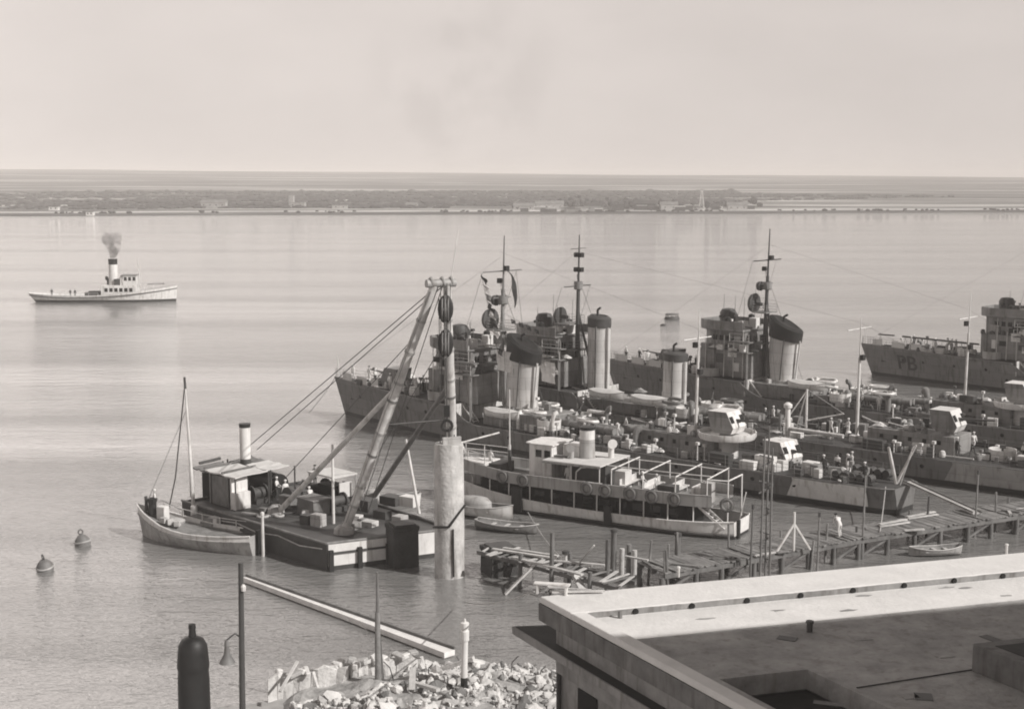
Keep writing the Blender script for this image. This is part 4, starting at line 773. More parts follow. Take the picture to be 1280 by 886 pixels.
# ------------------------------------------------------------------ the passenger ferry
FF0, FF1 = at(640, 641), at(918, 680)
FH = math.degrees(math.atan2(FF1.y - FF0.y, FF1.x - FF0.x)); ft = (FF1 - FF0).normalized(); fn = Vector((-ft.y, ft.x, 0))
FB = 5.4; fb = FF1 + fn * (FB / 2) - ft * 27.3
FF = Frame(fb, FH)
def ferry():
    r = empty('passenger_ferry', FF.w(0, 0, 0), FF.a, 'white two-decked passenger ferry with a flat canopy and dark ring lifebuoys along its side', 'ferry')
    Ln = 26.8
    def hb(x):
        u = x / Ln; return max(.05, FB / 2 * (1 - max(0, 1 - u / .38) ** 2.2) * (1 - .42 * max(0, (u - .78) / .22) ** 2.4))
    def sh(x): u = x / Ln; return 1.05 + 1.05 * max(0, 1 - u / .6) ** 2 + .30 * max(0, (u - .6) / .4) ** 2
    xs = [0, .3, .8, 1.5, 2.5, 4, 6, 8, 10, 12, 14, 16, 18, 20, 22, 24, 25.2, 26.1, Ln]
    k, wl, bt = MB(), MB(), MB()
    def sec(x): s = sh(x); b = hb(x); wv = b * (.9 if x > 3 else .75); return [(-1.0, wv * .5), (0, wv), (.22, wv + (b - wv) * .3), (s * .62, wv + (b - wv) * .75), (s - .02, b), (s + .0, b)]
    for sg in (-1, 1):
        P = [[(x - .5 * max(0, 1 - x / 4) * z / 1.5, sg * y, z) for z, y in sec(x)] for x in xs]
        k.sheet([q[2:5] for q in P]); bt.sheet([q[:3] for q in P])
        wl.path([(x - .5 * max(0, 1 - x / 4) * .28, sg * (sec(x)[2][1] + .03), .26) for x in xs], .09, 6); 
        k.path([(x - .5 * max(0, 1 - x / 4) * sh(x) / 1.5, sg * hb(x), sh(x)) for x in xs], .07, 6)
    P = sec(Ln); k.sheet([[(Ln, -y, z), (Ln, y, z)] for z, y in P[2:5]]); bt.sheet([[(Ln, -y, z), (Ln, y, z)] for z, y in P[:3]])
    h = k.build('hull', 'white', r, smooth=40); bt.build('boot_topping', 'boot', h); wl.build('rubbing_strake', 'dark', h)
    MB().sheet([[(x, -hb(x) * .96, .42 + .75 * max(0, 1 - x / 12)), (x, hb(x) * .96, .42 + .75 * max(0, 1 - x / 12))] for x in xs]).build('lower_deck', 'deck', r)
    # lower cabin, dark inside
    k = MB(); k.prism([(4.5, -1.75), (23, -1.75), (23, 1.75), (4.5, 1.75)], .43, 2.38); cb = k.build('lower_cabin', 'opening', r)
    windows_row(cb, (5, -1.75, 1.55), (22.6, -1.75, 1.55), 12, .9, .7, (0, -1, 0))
    for i in range(12):
        x = 1.6 + i * 2.02
        k = MB(); k.tube((x, -hb(x) * .95, sh(x) - .02), (x, -hb(x) * .95, 2.42), .055, n=6); k.build('post', 'white', r)
        if i % 2 == 0: k = MB(); k.tube((x, hb(x) * .95, sh(x) - .02), (x, hb(x) * .95, 2.42), .055, n=6); k.build('post', 'white', r)
    # upper deck and its bulwark
    D = lambda x: 2.42 + .55 * max(0, 1 - x / 9) ** 1.5
    ux = [x for x in xs if x <= 25.3]
    k = MB(); k.sheet([[(x, -hb(x) * 1.0, D(x)), (x, hb(x) * 1.0, D(x))] for x in ux]); k.sheet([[(x, -hb(x) * 1.0, D(x) + .13), (x, hb(x) * 1.0, D(x) + .13)] for x in ux])
    for sg in (-1, 1): k.sheet([[(x, sg * hb(x), D(x)), (x, sg * hb(x), D(x) + .13)] for x in ux])
    k.sheet([[(25.2, -hb(25.2), z), (25.2, hb(25.2), z)] for z in (D(25.2), D(25.2) + .13)]); ud = k.build('upper_deck', 'super', r)
    k = MB()
    bxs = [x for x in ux if x >= 0.3]
    for sg in (-1, 1):
        k.sheet([[(x, sg * (hb(x) + .015), D(x) - .03), (x, sg * (hb(x) + .03), D(x) + .85)] for x in bxs]); k.sheet([[(x, sg * (hb(x) - .05), D(x) + .13), (x, sg * (hb(x) - .04), D(x) + .85)] for x in bxs]); k.path([(x, sg * hb(x), D(x) + .87) for x in bxs], .06, 6)
    k.build('bulwark', 'hull_light', ud)
    # bow: raised white foredeck rails and coachroof
    railing(r, [(x, -hb(x) * .9, D(x) + .85) for x in (.5, 1.5, 3, 5)], .9, .04, 'bow_rail', 'white', 2); railing(r, [(x, hb(x) * .9, D(x) + .85) for x in (.5, 1.5, 3, 5)], .9, .04, 'bow_rail', 'white', 2)
    k = MB(); k.prism([(1.6, -.5), (4.6, -1.3), (4.6, 1.3), (1.6, .5)], D(3) + .13, D(3) + .75); k.build('foredeck_coachroof', 'white', r, bevel=.05)
    k = MB(); k.box((5.6, -.2, 3.1), (1.2, 2.2, .9)); k.build('foredeck_hatch', 'dark', r, bevel=.04)
    fx = FF.ax(637, 6); k = MB(); k.tube((fx, 0, 2.6), (fx, 0, 5), .13, .12, 8); k.tube((fx, 0, 5), (fx, 0, 9.6), .07, .04, 8); k.build('foremast', 'spar', r); MB().tube((fx, 0, 2.5), (fx, 0, 4.6), .15, n=8).build('mast_sleeve', 'dark', r)
    # wheelhouse
    wx = FF.ax(686, 5); k = MB(); k.prism([(wx - 1.2, -1.1), (wx - .5, -1.5), (wx + 1.1, -1.5), (wx + 1.1, 1.5), (wx - .5, 1.5), (wx - 1.2, 1.1)], 2.55, 5.6); wh = k.build('wheelhouse', 'white', r); k = MB(); k.prism([(wx - 1.4, -1.3), (wx - .6, -1.7), (wx + 1.3, -1.7), (wx + 1.3, 1.7), (wx - .6, 1.7), (wx - 1.4, 1.3)], 5.6, 5.7); k.build('roof', 'white', wh)
    windows_row(wh, (wx - .5, -1.5, 4.9), (wx + 1.1, -1.5, 4.9), 2, .55, .6, (0, -1, 0)); windows_row(wh, (wx - 1.2, -1.0, 4.9), (wx - 1.2, 1.0, 4.9), 3, .5, .6, (-1, 0, 0))
    MB().box((wx + 2.3, .5, 4.6), (1.5, 1.9, 2.0)).build('skylight_house', 'white', r, bevel=.05)
    # flat canopy amidships
    c0, c1 = FF.ax(677, 4.5, -FB / 2), FF.ax(750, 4.5, -FB / 2)
    k = MB(); k.box(((c0 + c1) / 2, 0, 4.62), (c1 - c0, FB * .98, .1)); cp = k.build('canopy', 'canvas', r)
    k = MB(); 
    for s in (-1, 1): k.box(((c0 + c1) / 2, s * FB * .49, 4.52), (c1 - c0, .05, .14))
    k.build('canopy_valance', 'hull_light', cp)
    for x in (c0 + .1, (c0 + c1) / 2, c1 - .1):
        for s in (-1, 1): MB().tube((x, s * FB * .48, 2.5), (x, s * FB * .48, 4.6), .05, n=6).build('canopy_post', 'white', r)
    MB().box(((c0 + c1) / 2 + .3, .3, 3.5), (c1 - c0 - 1.4, 2.6, 2.0)).build('engine_casing', 'dark', r)
    k = MB(); k.box(((c0 + c1) / 2, -1.9, 2.9), (c1 - c0 - .6, .5, .45)); k.build('side_bench', 'canvas', r)
    f = FF.ax(734, 6); k = MB(); k.lathe((f, 0, 4.6), [(.78, 0), (.66, .12), (.62, 1.6)], 18); fu = k.build('funnel', 'hull_light', r, smooth=40); MB().lathe((f, 0, 4.6), [(.622, 1.6), (.61, 2.35), (.55, 2.36)], 18).build('funnel_band', 'white', fu, smooth=40); MB().lathe((f, 0, 4.6), [(.64, 2.36), (.66, 2.6), (.45, 2.62)], 18).build('funnel_cap', 'black', fu, smooth=40)
    ventilator(r, f - .9, -1.0, 4.66, .9, .22, -70, 'hull_light'); ventilator(r, f + 1.7, .9, 4.66, 1.2, .25, -50, 'white')
    k = MB(); k.box((f - 2.0, -.9, 4.74), (1.3, .5, .14)); k.build('canopy_board', 'super', r)
    MB().path([(c0 + 3.0, -FB * .47, 3.3), (c0 + 3.05, -FB * .47, 4.0), (c0 + 3.4, -FB * .45, 4.35), (c0 + 3.8, -FB * .42, 4.4)], .06, 6).build('davit', 'white', r)
    # bare awning frames aft
    xa = [c1 + .9, c1 + 3.6, c1 + 6.3, 24.8]
    for x in xa:
        k = MB()
        for s in (-1, 1): k.tube((x, s * hb(min(x, 25)) * .93, 3.2), (x, s * hb(min(x, 25)) * .93, 4.5), .05, n=6)
        k.tube((x, -hb(min(x, 25)) * .95, 4.5), (x, hb(min(x, 25)) * .95, 4.62), .055, n=6); k.build('awning_frame', 'white', r)
    for s in (-1, 1): k = MB(); k.path([(c1, s * FB * .3, 4.6)] + [(x, s * hb(min(x, 25)) * .6, 4.6) for x in xa], .045, 6); k.build('awning_ridge', 'white', r)
    for i in range(4):
        x = c1 + 1.2 + i * 2.1; k = MB(); k.box((x, .3, 2.98), (.45, 3.0, .08)); k.box((x - .25, .3, 3.25), (.06, 3.0, .45)); k.box((x, -.9, 2.75), (.3, .08, .42)); k.box((x, 1.5, 2.75), (.3, .08, .42)); k.build('bench', 'canvas', r)
    MB().box((c1 + .8, -.2, 3.3), (.9, 1.2, 1.5)).build('companion_hatch', 'canvas', r); MB().box((c1 + 5.2, -1.3, 3.05), (1.4, 1.0, 1.0)).build('deck_chest', 'dark', r); MB().box((c1 + 7.6, -.2, 3.05), (1.3, 1.6, .95)).build('deck_house', 'white', r, bevel=.04)
    k = MB(); k.box((24.4, -1.0, 3.3), (.9, .7, 1.5)); k.build('ticket_hut', 'hull_light', r)
    # stair down to the stern platform
    k = MB()
    for s in (-.4, .4): k.bar((24.0, -1.75 + s, 2.5), (26.2, -1.6 + s, .75), .06, .2)
    for i in range(7): t = (i + .5) / 7; k.box((24.0 + 2.2 * t, -1.75 + .15 * t, 2.5 - 1.75 * t), (.26, .8, .05))
    k.build('stern_stair', 'white', r)
    k = MB(); k.tube((26.2, -1.4, 1.2), (26.2, -1.4, 4.4), .06, n=6); k.tube((26.2, 1.4, 1.2), (26.2, 1.4, 4.4), .06, n=6); k.tube((26.2, -1.45, 4.4), (26.2, 1.45, 4.4), .06, n=6); k.path([(26.2, -1.4, 4.4), (24.8, -hb(24.8) * .93, 4.5)], .05, 6); k.build('stern_gantry', 'white', r)
    k = MB(); k.tube((26.6, 0, 1.2), (27.1, 0, 3.4), .045, n=6); k.build('ensign_staff', 'white', r)
    k = MB(); k.box((26.9, -.9, .6), (.18, .35, 1.6)); k.build('stern_fender', 'black', r); k = MB(); k.box((16.8, -FB / 2 * .97 - .12, .95), (.6, .3, 1.5)); k.build('side_fender', 'black', r); k = MB(); k.box((8.6, -FB / 2 * .97 - .14, 1.2), (.9, .3, 2.0)); k.build('gangway_screen', 'black', r)
    return r, hb, D
FR_, fhb, fD = ferry()
proto = None
for i, px in enumerate((627, 654, 734, 757, 788, 815, 843)):
    x = FF.ax(px, 2.95, -FB / 2); P = FF.w(x, -fhb(x) - .13, fD(x) + .42)
    if proto is None:
        proto = empty('lifebuoy', P, FF.a, 'dark ring lifebuoy hanging on the near upper side of the passenger ferry', 'lifebuoy', 'lifebuoys along the ferry'); MB().torus((0, 0, 0), (0, 1, 0), .40, .12, 20, 8).build('ring', 'steel', proto, smooth=60); k = MB(); k.torus((0, 0, 0), (0, 1, 0), .55, .02, 16, 4); k.build('grab_line', 'rope', proto)
    else: copy_thing(proto, P, FF.a)
x = 26.2; copy_thing(proto, FF.w(26.2, -1.6, 2.6), FF.a + .2, 'dark ring lifebuoy hanging on the stern gantry beside the ferry stairs')
crew(FF, dict(hbd=fhb), 4, 12, 22, lambda x: 2.56, 'person on the upper deck of the passenger ferry', 'people on the ferry', (-1.9, -.6)); crew(FF, dict(hbd=fhb), 4, 1.2, 5, lambda x: fD(x) + .14, 'person in white on the foredeck of the passenger ferry', 'people on the ferry foredeck', (-.6, .4))

# ------------------------------------------------------------------ the sheerlegs crane barge
BP0, BP1 = at(409, 714), at(541, 697); BP1 = BP0 + (BP1 - BP0).normalized() * 9.6
bdir = (at(248, 626, 2) - at(411, 674, 2)).normalized(); cdir = (BP1 - BP0).normalized()
BP3 = BP0 + bdir * 18.5; BP2 = BP1 + (bdir + cdir * .10).normalized() * 21.0
BO = BP0.copy()
barge = empty('crane_barge', BO, 0, 'dark floating crane barge with two tall pale sheerlegs and a steam funnel', 'crane')
def bl(P): return Vector(P) - BO
def inset(poly, d):
    c = sum((Vector(p) for p in poly), Vector((0, 0, 0))) / len(poly); return [Vector(p) + (c - Vector(p)).normalized() * d for p in poly]
q = [bl(BP0), bl(BP1), bl(BP2), bl(BP3)]
ring_ = lambda z, d: [Vector((p.x, p.y, z)) for p in inset(q, d)]
side = MB(); side.rings([ring_(-1.0, .3), ring_(.25, .02), ring_(1.95, 0), ring_(1.95, .25), ring_(1.80, .26)], cap1=True, cap0=True); side.build('hull', 'dark', barge)
fd = (q[1] - q[0]).normalized(); fo = Vector((fd.y, -fd.x, 0))
k = MB(); k.rings([[q[0] + fd * a + fo * e + Vector((0, 0, b)) for a, b in ((.1, .35), (9.5, .35), (9.5, 1.98), (.1, 1.98))] for e in (-.05, .05)]); k.build('bow_plating', 'white', barge)
for i in range(4): a = q[0] + fd * (.25 + 2.1 * i) + fo * .16; k = MB(); k.box(a + Vector((0, 0, .75)), (.3, .3, 1.5), rz=math.atan2(fd.y, fd.x)); k.build('bow_fender', 'black', barge)
k = MB()
for i in range(3): a = q[0] + fd * (.4 + 2.1 * i) + fo * .1; k.bar(a + Vector((0, 0, 1.25)), a + fd * 1.9 + Vector((0, 0, 1.25)), .1, .14)
k.build('fender_rail', 'dark', barge)
k = MB(); k.path([p + Vector((0, 0, 1.97)) for p in q[:1] + q[3:] ], .1, 6); k.path([q[0] + Vector((0, 0, 1.97)), q[1] + Vector((0, 0, 1.97)), q[2] + Vector((0, 0, 1.97))], .1, 6); k.build('deck_edge', 'mid_timber', barge)
k = MB()
n_ = 9; sd_ = (q[3] - q[0]).normalized(); out_ = Vector((-sd_.y, sd_.x, 0)); out_ = out_ if out_.dot(Vector((-1, -1, 0))) > 0 else -out_
k.path([q[0] + sd_ * (i * 2.6 + .4) + out_ * (.12) + Vector((0, 0, 1.55 - .25 * (i % 2))) for i in range(n_)], .05, 5); k.build('hanging_rope', 'pale_rope', barge)
DZ = 1.80
deckz = lambda px, py: bl(at(px, py, DZ + 0.12)) + Vector((0, 0, -.12))
fL = deckz(430, 664); fR = fL + fd * 8.6; apex = bl(Vector((0, 0, 0))); aw = at(551, 354, 20.0); apex = bl(aw)
eL, eR = apex - fd * .45, apex + fd * .45
for f_, e_, nm in ((fL, eL, 0), (fR, eR, 1)):
    mid_ = f_.lerp(e_, .5); k = MB(); k.tube(f_, mid_, .31, .38, 12); k.tube(mid_, e_, .38, .27, 12); lg = k.build('sheerleg', 'spar', barge, smooth=40)
    k = MB(); k.lathe(f_ + Vector((0, 0, -.02)), [(.75, 0), (.7, .35), (.45, .6)], 12); k.build('leg_shoe', 'hull_light', lg)
    for t in (.12, .2, .33, .42, .55, .62, .74, .86): k = MB(); p = f_.lerp(e_, t); d = (e_ - f_).normalized(); k.tube(p - d * .09, p + d * .09, .33 + .085 * (1 - abs(2 * t - 1)), n=12); k.build('leg_band', 'steel' if int(t * 100) % 2 else 'hull_light', lg, smooth=40)
    for o_ in (-.30, -.12): k = MB(); k.path([f_.lerp(e_, .05) + Vector((o_, -.38, 0)), f_.lerp(e_, .5) + Vector((o_ - .1, -.42, -.1)), f_.lerp(e_, .97) + Vector((o_ * .4, -.3, 0))], .016, 5); k.build('hoist_rope', 'rope', lg)
b1, b2 = deckz(345, 641), deckz(465, 622)
for b_, f_, e_, m_ in ((b1, fL, eL, 'spar'), (b2, fR, eR, 'steel')): k = MB(); k.tube(b_, f_.lerp(e_, .6), .22, .18, 10); o = k.build('back_strut', m_, barge, smooth=40); k = MB(); k.lathe(b_ + Vector((0, 0, -.02)), [(.7, 0), (.62, .5), (.3, .8)], 10); k.build('strut_shoe', 'hull_light', o)
k = MB(); k.tube(eL - fd * .6, eR + fd * .6, .28, n=12); k.build('head_beam', 'hull_light', barge, smooth=40)
for s_ in (-.7, .1, .75): k = MB(); k.torus(apex + fd * s_ + Vector((0, 0, .12)), fd, .24, .11, 16, 6); k.build('head_sheave', 'hull_light', barge, smooth=50)
k = MB(); k.tube(apex + fd * .7, apex + fd * 1.1 + Vector((.2, 0, 3.6)), .04, .02, 5); k.build('antenna_rod', 'spar', barge)
hk = apex + Vector((.32, -.25, 0))
for i, zz in enumerate((-1.7, -4.0)):
    k = MB(); k.rings([[hk + Vector((w_ * math.cos(2 * math.pi * j / 16) * .52, y_, zz + .95 * w_ * math.sin(2 * math.pi * j / 16))) for j in range(16)] for w_, y_ in ((.8, -.34), (1, -.26), (1, .26), (.8, .34))]); bk = k.build('pulley_block', 'black', barge, smooth=40)
    for xo in (-.2, .0, .2): q_ = MB(); q_.torus(hk + Vector((xo, 0, zz)), (1, 0, 0), .78, .06, 22, 5); q_.build('sheave_rim', 'steel', bk, smooth=50)
    q_ = MB(); q_.tube(hk + Vector((0, -.42, zz)), hk + Vector((0, .42, zz)), .14, n=10); q_.bar(hk + Vector((0, -.36, zz - .95)), hk + Vector((0, -.36, zz + .95)), .16, .05, (0, 1, 0)); q_.build('axle_strap', 'steel', bk)
    k = MB()
    for dx in (-.32, -.1, .1, .32):
        if i == 0: k.tube(hk + Vector((dx, 0, 0)), hk + Vector((dx, 0, -1.0)), .03, n=5)
        else: k.tube(hk + Vector((dx, 0, -2.4)), hk + Vector((dx, 0, -3.2)), .03, n=5)
    k.build('fall_rope', 'rope', bk)
k = MB(); k.path([hk + Vector((.0, 0, -4.9)), hk + Vector((0.05, 0, -9.2))], .06, 6); k.path([hk + Vector((-.45, 0, -1)), hk + Vector((-.4, .1, -7.8))], .03, 5); k.build('load_chain', 'gunmetal', barge)
k = MB(); k.torus(hk + Vector((0.05, 0, -9.6)), (0, 1, 0), .35, .1, 14, 6); k.box(hk + Vector((.05, 0, -8.6)), (.4, .3, .8)); k.build('hook', 'black', barge, smooth=40)
k = MB(); a2 = fL.lerp(eL, .93)
st_ = [deckz(305, 600) + Vector((0, 0, 2.6)), deckz(322, 595) + Vector((0, 0, 2.4)), b1 + Vector((.6, .8, .4)), b1 + Vector((1.2, 1.0, .4))]
k.path([apex, st_[0]], .035, 5); k.path([apex + fd * .4, st_[1]], .035, 5); k.path([a2, fL.lerp(eL, .15) + Vector((.5, .3, .4))], .035, 5); k.path([apex - fd * .3, fL.lerp(eL, .08) + Vector((.7, .4, .3))], .035, 5); k.path([apex - fd * .1, fL.lerp(fR, .3) + bdir * 3], .035, 5); k.path([apex + fd * .2, fL.lerp(fR, .6) + bdir * 5], .03, 5); k.path([fL.lerp(eL, .8), b1 + bdir * 2 + Vector((0, 0, .4))], .03, 5); k.path([fR.lerp(eR, .8), b2 + bdir * 2 + Vector((0, 0, .4))], .03, 5); k.path([fL.lerp(eL, .45), fR.lerp(eR, .45)], .05, 5); k.build('stay_rope', 'rope', barge)
# deckhouses, boiler, funnel, winches, clutter
HA = math.atan2(bdir.y, bdir.x); hd = bdir; hc = Vector((hd.y, -hd.x, 0))
h0 = deckz(296, 634)
def hp(a, b, z=0): return h0 + hd * a + hc * b + Vector((0, 0, z))
rr0 = random.Random(31)
def sagging_roof(a0, a1, b0, b1, z, m, name='cabin_roof'):
    k = MB(); n = 6; top = [[hp(a0 + (a1 - a0) * i / n + rr0.uniform(-.04, .04), b0 + (b1 - b0) * j / 4, z + .1 * (b1 - b0) * j / 4 / 3 - .09 * math.sin(math.pi * i / n * 2) ** 2 + rr0.uniform(-.03, .03)) for i in range(n + 1)] for j in range(5)]
    k.sheet(top); k.sheet([[p - Vector((0, 0, .1)) for p in r] for r in top]); k.sheet([top[0], [p - Vector((0, 0, .1)) for p in top[0]]]); k.sheet([top[-1], [p - Vector((0, 0, .1)) for p in top[-1]]]); k.sheet([[r[0] for r in top], [r[0] - Vector((0, 0, .1)) for r in top]]); k.sheet([[r[-1] for r in top], [r[-1] - Vector((0, 0, .1)) for r in top]])
    return k.build(name, m, barge)
sagging_roof(-.5, 3.6, -.45, 2.6, 2.6, 'canvas'); sagging_roof(3.7, 5.6, -.35, 2.3, 2.5, 'steel'); 
for z_, a_ in ((2.72, 1.2), (2.70, 3.65)): k = MB(); k.bar(hp(a_, -.5, z_), hp(a_, 2.6, z_ + .12), .16, .08); k.build('roof_batten', 'timber', barge)
k = MB(); k.path([hp(5.4, .2, 2.75), hp(5.5, 2.2, 2.85)], .12, 6); k.build('roof_pipe', 'dark', barge)
k = MB()
for a, b in ((-.4, -.35), (2.9, -.35), (5.9, -.35), (-.4, 2.7), (5.9, 2.7)): k.tube(hp(a, b), hp(a, b, 2.5), .07, n=6)
k.build('cabin_post', 'dark', barge)
k = MB(); k.box(hp(.1, .3, 1.2), (.12, 1.5, 2.4), rz=HA); k.build('cabin_panel', 'white', barge); k = MB(); k.box(hp(-.25, .2, .7), (.6, 1.4, 1.3), rz=HA); k.build('cabin_locker', 'white', barge); k = MB(); k.box(hp(1.9, -.3, 1.2), (2.6, .1, 2.3), rz=HA); k.build('cabin_side', 'steel', barge)
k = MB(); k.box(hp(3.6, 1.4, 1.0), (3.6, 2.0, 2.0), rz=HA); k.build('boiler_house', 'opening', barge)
sagging_roof(.6, 3.4, 3.2, 5.4, 2.5, 'canvas', 'shelter_roof'); sagging_roof(3.5, 6.0, 3.3, 5.6, 2.4, 'fascia', 'shelter_roof'); k = MB()
for a, b in ((.3, 3.4), (6.3, 3.4), (.3, 5.7), (6.3, 5.7)): k.tube(hp(a, b), hp(a, b, 2.5), .07, n=6)
k.build('shelter_post', 'dark', barge)
k = MB(); k.tube(hp(.8, 4.5, 1.0), hp(5.6, 4.5, 1.0), .95, n=18); k.build('boiler', 'black', barge, smooth=40)
fb_ = bl(at(307, 582, 4.0)); fb_.z = 2.4
k = MB(); k.lathe(fb_, [(.42, -.6), (.42, 2.2)], 16); fu = k.build('funnel', 'dark', barge, smooth=40); k = MB(); k.lathe(fb_, [(.44, 2.2), (.44, 4.75), (.36, 4.75)], 16); k.build('funnel_sleeve', 'white', fu, smooth=40); k = MB(); k.lathe(fb_, [(.455, 4.75), (.47, 5.05), (.3, 5.06)], 16); k.build('funnel_rim', 'black', fu, smooth=40)
for (px, py, r_, L_, m_) in ((372, 628, .5, 1.8, 'dark'), (395, 622, .55, 2.0, 'black'), (322, 626, .45, 1.2, 'dark'), (420, 636, .4, 1.4, 'dark')):
    c = deckz(px, py); k = MB(); k.tube(c - hc * L_ / 2 + Vector((0, 0, .75)), c + hc * L_ / 2 + Vector((0, 0, .75)), r_, n=14)
    for s in (-.5, .5): k.tube(c + hc * (L_ * s - .06) + Vector((0, 0, .75)), c + hc * (L_ * s + .06) + Vector((0, 0, .75)), r_ * 1.5, n=14)
    k.box(c + Vector((0, 0, .2)), (1.3, L_ * .9, .4), rz=HA); k.build('winch', m_, barge, smooth=40)
k = MB(); c = deckz(392, 640); k.box(c + Vector((0, 0, .6)), (2.0, 1.5, 1.2), rz=HA); k.box(c + Vector((0, 0, 1.24)), (2.3, 1.8, .08), rz=HA); k.build('winch_house', 'steel', barge)
c = deckz(416, 626); k = MB(); k.rings([[c + hd * a + hc * b + Vector((0, 0, z)) for a, b in ((-1.6, -1.2), (1.6, -1.2), (1.6, 1.2), (-1.6, 1.2))] for z in (2.3, 2.42)]); k.build('awning', 'canvas', barge); k = MB()
for a, b in ((-1.5, -1.1), (1.5, -1.1), (1.5, 1.1), (-1.5, 1.1)): k.tube(c + hd * a + hc * b, c + hd * a + hc * b + Vector((0, 0, 2.32)), .06, n=6)
k.build('awning_post', 'hull_light', barge)
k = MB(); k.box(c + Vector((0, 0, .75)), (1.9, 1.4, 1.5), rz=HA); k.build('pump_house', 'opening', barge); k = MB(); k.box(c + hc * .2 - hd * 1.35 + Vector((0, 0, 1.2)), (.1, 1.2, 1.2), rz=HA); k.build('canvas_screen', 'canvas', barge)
c = deckz(417, 652); k = MB(); k.tube(c, c + Vector((0, 0, 5.9)), .11, .09, 8); k.build('deck_mast', 'white', barge); k = MB(); c2 = deckz(524, 640); k.tube(c2 + Vector((0, 0, 0)), c2 + Vector((-1.0, .6, 5.6)), .12, .09, 8); k.build('leaning_spar', 'spar', barge)
for (px, py, sx, sy, sz, m_) in ((398, 655, 1.0, .7, .9, 'hull_light'), (384, 652, .8, .8, .7, 'dark'), (447, 650, 1.6, .5, .35, 'mid_timber'), (440, 658, 1.2, .8, .5, 'super'), (462, 655, 1.1, .8, .4, 'pale_timber'), (360, 632, 1.2, .8, 1.0, 'steel'), (478, 645, 1.2, .8, .6, 'dark'), (500, 650, .9, .9, .5, 'hull_light'), (512, 630, 1.4, .9, .8, 'white'), (455, 635, 1.8, 1.2, .9, 'dark'), (490, 628, 1.6, 1.2, .7, 'dark'), (330, 640, .6, .5, .5, 'mid_timber')):
    c = deckz(px, py); k = MB(); k.box(c + Vector((0, 0, sz / 2 - .01)), (sx, sy, sz), rz=HA + .2); k.build('deck_crate', m_, barge, bevel=.03)
rg_ = random.Random(77)
for i in range(46):
    px = rg_.uniform(325, 535); py = rg_.uniform(622, 668); lo_y = 612 + (px - 300) * .22
    if py < lo_y or py > 655 + (px - 400) * .1 * (1 if px < 410 else -.6): continue
    c = deckz(px, py); t = rg_.random(); m_ = rg_.choice(['dark', 'steel', 'pale_timber', 'mid_timber', 'canvas', 'gunmetal', 'hull_light']); k = MB()
    if t < .35: s1, s2, s3 = rg_.uniform(.3, 1.0), rg_.uniform(.2, .7), rg_.uniform(.15, .6); k.box(c + Vector((0, 0, s3 / 2)), (s1, s2, s3), rz=rg_.uniform(0, 3)); k.build('tool_box', m_, barge)
    elif t < .6: k.torus(c + Vector((0, 0, .1)), (0, 0, 1), rg_.uniform(.25, .45), .1, 14, 6); k.build('rope_coil', rg_.choice(['pale_rope', 'rope']), barge)
    elif t < .85: a_ = rg_.uniform(0, 3.1); l_ = rg_.uniform(1, 3); k.bar(c + Vector((0, 0, .1)), c + Vector((math.cos(a_) * l_, math.sin(a_) * l_, .15)), .2, .1); k.build('loose_beam', m_, barge)
    else: k.lathe(c, [(.3, 0), (.32, .4), (.3, .8)], 12); k.build('oil_drum', m_, barge, smooth=40)
for (px, py, po, cl, cap) in ((346, 622, 'lean', 'mixed', 'cloth_white'), (357, 626, 'stand', 'white', 'cloth_white'), (394, 606, 'stand', 'grey', 'hair'), (388, 632, 'bend', 'white', 'cloth_white'), (430, 628, 'stand', 'white', 'hair'), (447, 640, 'walk', 'dark', 'cloth_white')):
    person(BO + deckz(px, py), random.uniform(0, 6), po, cl, 'workman standing among the winches on the crane barge deck', 'workmen on the crane barge', cap)

# ------------------------------------------------------------------ the moored sailing lugger
A_, B_ = at(179, 668), at(324, 692); LH = math.atan2(B_.y - A_.y, B_.x - A_.x); LL = (B_ - A_).length
lug = empty('sailing_lugger', A_, LH, 'small decked sailing lugger with a bare mast moored alongside the crane barge', 'sailing boat')
def lsec(u):
    b = 1.75 * (1 - abs(2 * u - 1) ** 2.6) + .02; b = b if u < .5 else max(b, 1.75 * (1 - .42 * ((u - .5) / .5) ** 2)); zg = 1.15 + 1.15 * max(0, 1 - u / .55) ** 2 + .35 * max(0, (u - .5) / .5) ** 2
    xo = -0.55 * max(0, 1 - u / .18); return [(-.5, b * .3, 0), (0, b * .72, xo * .1), (zg * .45, b * .93, xo * .5), (zg * .72, b, xo * .8), (zg, b * .99, xo)], zg, b
k, b2_, st2 = MB(), MB(), MB(); U = [0, .02, .05, .1, .18, .28, .4, .5, .6, .7, .8, .9, .96, 1]
for sg in (-1, 1):
    G = [[(u * LL + xo, sg * y, z) for z, y, xo in lsec(u)[0]] for u in U]; k.sheet([g_[1:4] for g_ in G]); st2.sheet([g_[3:5] for g_ in G]); b2_.sheet([g_[:2] for g_ in G]); k.path([g_[3] for g_ in G], .07, 6); st2.path([g_[4] for g_ in G], .07, 6)
G = lsec(1)[0]; k.sheet([[(LL, -y, z), (LL, y, z)] for z, y, x in G[:5]]); M['lug_hull'] = mat('weathered_hull', .34, .7, .35, .8, stain=.4)
h = k.build('hull', 'lug_hull', lug, smooth=50); st2.build('bulwark', 'white', h, smooth=50); b2_.build('boot_topping', 'boot', h)
MB().sheet([[(u * LL, -lsec(u)[2] * .96, lsec(u)[1] - .42), (u * LL, lsec(u)[2] * .96, lsec(u)[1] - .42)] for u in U]).build('deck', 'mid_timber', lug)
mxl = .0; Mb = at(243, 648, 1.0); dl = Mb - A_; mu = dl.dot(Vector((math.cos(LH), math.sin(LH), 0))); mv = dl.dot(Vector((-math.sin(LH), math.cos(LH), 0)))
